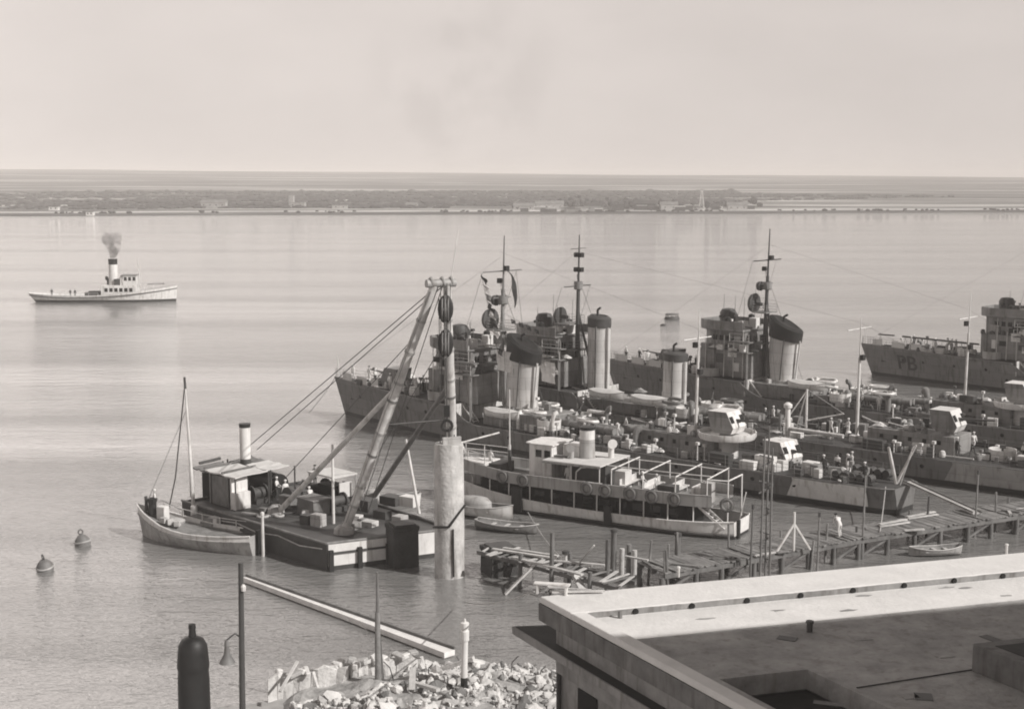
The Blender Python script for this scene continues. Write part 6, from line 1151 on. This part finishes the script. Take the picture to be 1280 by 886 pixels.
e = empty('parapet_post', at(1258, 692, RZ), 0, 'short white post on the roof parapet near the right edge', 'post'); MB().tube((0, 0, 0), (0, 0, .42), .06, n=8).build('shaft', 'white', e); MB().lathe((0, 0, .4), [(.09, 0), (.07, .07)], 8).build('knob', 'white', e)
# tall building beside the camera: its shadow lies over the roof
sh0, sh1 = at(795, 797, 9.73), at(1280, 752, 9.73); CZ = 36.0; kx = (CZ - 9.73) / sd.z; e0 = sh0 + Vector((sd.x, sd.y, 0)) * kx; e1 = sh1 + Vector((sd.x, sd.y, 0)) * kx; ed = Vector((e1.x - e0.x, e1.y - e0.y, 0)).normalized(); en = Vector((ed.y, -ed.x, 0)); en = en if en.y < 0 else -en
a0 = Vector((e0.x, e0.y, 0)) - ed * 3.2
tb = empty('tall_building', a0, 0, 'tall plain rendered building whose shadow covers the near flat roof', 'building')
k = MB(); k.rings([[Vector((0, 0, z)), ed * 46 + Vector((0, 0, z)), ed * 46 + en * 30 + Vector((0, 0, z)), en * 30 + Vector((0, 0, z))] for z in (1.0, CZ)]); k.build('wall', 'concrete', tb)
nn_ = -en
for fl in range(9):
    for i in range(12): c = ed * (2.2 + i * 3.6) + nn_ * .0 + Vector((0, 0, 5 + fl * 3.4)); k = MB(); k.rings([[c + ed * s * .6 + Vector((0, 0, z)) + nn_ * e_ for s, z in ((-1, -.9), (1, -.9), (1, .9), (-1, .9))] for e_ in (-.1, .02)]); k.build('window', 'glass', tb)
# quay ground
qg = MB(); Q = [(-60, 60), (-14.5, 66.2), (-10, 68.2), (-1.5, 70.4), (3, 68.5), (12, 72), (24, 82), (70, 100)]
qg.rings([[Vector((x, y, z)) for x, y in Q] + [Vector((120, 100, z)), Vector((120, -60, z)), Vector((-60, -60, z))] for z in (-1.2, 1.2)]); tag(qg.build('quay_ground', 'ground'), kind='structure')
rk_ = random.Random(12); k = MB(); k2 = MB()
gx = 40; gy = 22
def mound(x, y):
    cx = -5.0; d = 1 - ((x + 3.4) / 8.0) ** 2 - ((y - 67.2 - .2 * x * .5) / 5.2) ** 2; return 1.1 + .95 * max(0, d) ** .6 + .5 * noise.noise((x * .7, y * .7, 1)) * (1 if d > 0 else 0) - (0 if d > 0 else 1.6 * min(1, -d))
k.cur = 1; k.sheet([[(x, y, mound(x, y)) for x in [-11.6 + 16 * i / gx for i in range(gx + 1)]] for y in [61 + 12 * j / gy for j in range(gy + 1)]])
for i in range(4200):
    x, y = rk_.uniform(-10.6, 3.6), rk_.uniform(62, 72.4); z = mound(x, y)
    if z < .7 or (x < -5.5 and y > 66.0 + .25 * (x + 11)) or noise.noise((x * .45, y * .6, 9)) < -.28: continue
    k.cur = rk_.choice([0, 0, 0, 0, 2, 3]); r_ = rk_.choice([rk_.uniform(.04, .1), rk_.uniform(.05, .14), rk_.uniform(.06, .16), rk_.uniform(.1, .24), rk_.uniform(.1, .42)]); q_ = Matrix.Rotation(rk_.uniform(0, 3.1), 3, Vector((rk_.random(), rk_.random(), rk_.random())).normalized()); sc_ = (rk_.uniform(.6, 1.9), rk_.uniform(.45, 1.1), rk_.uniform(.3, .8)); kk = rk_.random() * 40
    k.add([Vector((x, y, z + r_ * .15)) + q_ @ Vector((v.x * sc_[0] * r_ * (.8 + .6 * noise.noise((v.x * 1.7 + kk, v.y * 1.7, v.z))), v.y * sc_[1] * r_, v.z * sc_[2] * r_ * (.8 + .6 * noise.noise((v.y * 2, v.z * 2 + kk, v.x))))) for v in ICOV], ICOF)
tag(k.build('rubble', ['stone', 'earth', 'stone_mid', 'stone_dark']), kind='stuff')
ri = random.Random(6)
for i in range(11):
    x, y = ri.uniform(-6, 3.2), ri.uniform(65.5, 70.5); z = mound(x, y); a_ = ri.uniform(0, 6.28); l_ = ri.uniform(.5, 1.2); e = empty('bent_iron', (x, y, z), 0, 'bent dark reinforcing iron sticking out of the rubble', 'iron bar', 'iron bars in the rubble')
    k = MB(); k.path([(0, 0, -.1), (.2 * l_ * math.cos(a_), .2 * l_ * math.sin(a_), .6 * l_), (.5 * l_ * math.cos(a_ + .4), .5 * l_ * math.sin(a_ + .4), .95 * l_)], .03, 5); k.build('bar', 'rope' if i % 3 else 'pale_timber', e)
for i, (px, py, px2, py2, w_, lab) in enumerate([(545, 838, 592, 822, .3, 'pale broken beam sloping out of the rubble behind the white pole'), (350, 864, 372, 826, .14, 'thin pale stick leaning out of the left end of the rubble'), (514, 852, 548, 862, .25, 'short pale plank lying on the rubble'), (515, 862, 516, 834, .3, 'stubby upright pale timber in the rubble')]):
    a = at(px, py, 2.2); b = at(px2, py2, 3.1 if i != 2 else 2.5); e = empty('rubble_beam', a, 0, lab, 'beam'); k = MB(); k.bar((0, 0, 0), b - a, w_, w_ * .6); k.build('timber', 'pale_timber', e)
rw_ = empty('low_wall', at(345, 874, 1.2), 0, 'long low whitewashed wall along the left part of the rubble', 'wall')
wv = at(520, 838, 1.6) - at(345, 874, 1.2); k = MB(); nq = 26; rwq = random.Random(14); k.rings([[Vector((wv.x, wv.y, 0)) * (i / nq) + Vector((.25 * rwq.uniform(-1, 1) + sx * .55, .2 * rwq.uniform(-1, 1) + .3 * sx, zz)) for sx, zz in ((-1, -.5), (1, -.5), (.9, 1.12 + rwq.uniform(-.14, .14)), (.1, 1.3 + rwq.uniform(-.16, .12)), (-.8, 1.15 + rwq.uniform(-.16, .14)))] for i in range(nq + 1)]); k.build('masonry', 'stone', rw_)
for i in range(14): k = MB(); t = rwq.random(); k.box(Vector((wv.x, wv.y, 0)) * t + Vector((rwq.uniform(-.4, .4), rwq.uniform(-.4, .4), 1.3)), (rwq.uniform(.3, .8), rwq.uniform(.2, .5), rwq.uniform(.15, .3)), rz=rwq.uniform(0, 3), ry=rwq.uniform(-.3, .3)); k.build('coping_stone', 'lime' if i % 3 else 'stone_mid', rw_, bevel=.04)
bo0, bo1 = at(306, 723, .25), at(562, 816, .25); e = empty('floating_boom', bo0, 0, 'long pale timber boom floating between the dark pole and the rubble', 'boom')
v = bo1 - bo0; k = MB(); vd = Vector((v.x, v.y, 0)).normalized(); vn = Vector((-vd.y, vd.x, 0)); k.rings([[p + vn * a * w_ + Vector((0, 0, b)) for a, b in ((-1, -.2), (1, -.2), (1, .12), (-1, .12))] for p, w_ in ((Vector((0, 0, 0)), .14), (Vector((v.x, v.y, 0)) * .55, .24), (Vector((v.x, v.y, 0)), .40))]); k.build('beam', 'boom', e); k = MB(); k.bar(Vector((0, .1, .2)) + vn * .1, Vector((v.x, v.y, .2)) + vn * .4, .12, .16); k.build('fender_rail', 'timber', e); rb_ = random.Random(2)
for i in range(7): t = .55 + .42 * i / 7; k = MB(); c = Vector((v.x, v.y, 0)) * t; k.bar(c + Vector((0, -.3, -.1)), c + Vector((rb_.uniform(.5, 1.0), -.75 - rb_.uniform(0, .3), -.2)), .3, .1); k.build('torn_plank', 'boom', e)
# poles on the quay
def at_d(px, py, Y):
    u = (px - 640) / FOC; vv = (443 - py) / FOC; d = Vector((u, CT + vv * ST, -ST + vv * CT)); t = Y / d.y; return Vector((d.x * t, Y, CAMH + d.z * t))
tp = at_d(300, 703, 60.5); e = empty('lamp_pole', (tp.x, tp.y, 1.2), 0, 'dark slim pole with an enamel lamp hanging on a bracket at its left', 'lamp post'); hh = tp.z - 1.2
MB().tube((-.08, 0, -.05), (.03, 0, hh), .15, .11, 10).build('shaft', 'dark', e, smooth=40); MB().lathe((.14, -.1, hh - 1.25), [(.1, 0), (.12, .2), (.05, .3)], 8).build('insulator', 'white', e)
lpz = at_d(284, 828, 60.5) - e.location; k = MB(); k.path([(-.08, 0, lpz.z + 1.2), (-.3, 0, lpz.z + 1.35), (lpz.x, 0, lpz.z + 1.05)], .035, 6); br_ = k.build('bracket', 'dark', e); MB().lathe((lpz.x, 0, lpz.z), [(.36, 0), (.33, .06), (.14, .42), (.1, .75), (.12, .78), (.08, 1.05)], 16).build('lamp_shade', 'steel', br_, smooth=40); MB().lathe((lpz.x, 0, lpz.z - .08), [(.04, 0), (.1, .05), (.1, .15)], 10).build('bulb', 'white', br_, smooth=40)
tp = at_d(581, 773, 66.5); e = empty('white_pole', (tp.x, tp.y, 1.2), 0, 'white painted pole with a stepped cap and black foot standing in the rubble', 'pole'); hh = tp.z - 1.2; MB().tube((-.05, 0, 1.5), (0, 0, hh - 1.1), .17, .16, 12).build('shaft', 'white', e, smooth=40); MB().lathe((0, 0, hh - 1.1), [(.16, 0), (.21, .02), (.21, .5), (.165, .52), (.165, .64), (.21, .66), (.21, .9), (.07, .95), (.05, 1.1)], 14).build('cap', 'white', e, smooth=25); MB().tube((-.06, 0, -.1), (-.05, 0, 1.5), .185, .175, 12).build('foot', 'black', e, smooth=40)
tp = at_d(471, 715, 68.0); e = empty('timber_pole', (tp.x, tp.y, 1.2), 0, 'thin weathered timber pole rising from the rubble in front of the floating boom', 'pole'); hh = tp.z - 1.2; MB().tube((0, 0, 0), (0, 0, 4.3), .19, .13, 9).build('shaft', 'mid_timber', e, smooth=40); MB().tube((.02, 0, 4.2), (.02, 0, hh), .1, .05, 8).build('upper_rod', 'steel', e, smooth=40); MB().bar((.3, .05, 0), (.1, .05, 3.2), .12, .1).build('strut', 'timber', e)
tp = at_d(240, 779, 52); e = empty('chimney', (tp.x, tp.y, 1.2), 0, 'black round-shouldered chimney with a narrow cap in the near left foreground', 'chimney'); hh = tp.z - 1.2
MB().lathe((0, 0, 0), [(.66, 0), (.60, hh - 2.2), (.575, hh - 1.75)], 28).build('stack', 'black', e, smooth=40); MB().lathe((0, 0, 0), [(.605, hh - 1.76), (.61, hh - 1.62), (.57, hh - 1.1), (.54, hh - .85), (.42, hh - .62), (.2, hh - .5)], 28).build('hood', 'black', e, smooth=60); MB().lathe((0, 0, 0), [(.15, hh - .52), (.125, hh - .2), (.15, hh - .18), (.13, hh - .02), (.05, hh)], 14).build('cap', 'black', e, smooth=40)
# ropes over the water
for (a, b, sag, lab) in ((at(420, 470, 4.2), at(386, 516, 1.2), .2, 'short slack rope hanging off the bow of the warship with flags'), (at(668, 739, 9.9), at(580, 752, .6), .3, 'thin pale rope running from the roof corner down to the water'), (at(660, 640, .6), at(705, 700, 1.8), .3, 'thin rope from the grey rowing boat to the broken jetty')):
    e = empty('rope', a, 0, lab, 'rope'); k = MB(); k.path([(b - a) * (i / 10) - Vector((0, 0, sag * 4 * (i / 10) * (1 - i / 10))) for i in range(11)], .035, 5); k.build('line', 'rope' if 'slack' in lab else 'pale_rope', e)
for (F_, q_, tx, ty, lab) in ((FR1, q1, 1100, 664, 'mooring rope from the nearest warship stern to the pier'), (FR2, q2, 1270, 636, 'mooring rope from the two-funnelled warship towards the pier')):
    a = F_.w(q_['Ln'] - 1, -1.5, q_['zm']); b = at(tx, ty, 1.7); e = empty('rope', a, 0, lab, 'rope'); k = MB(); k.path([(b - a) * (i / 10) - Vector((0, 0, .25 * 4 * (i / 10) * (1 - i / 10))) for i in range(11)], .04, 5); k.build('line', 'pale_rope', e)
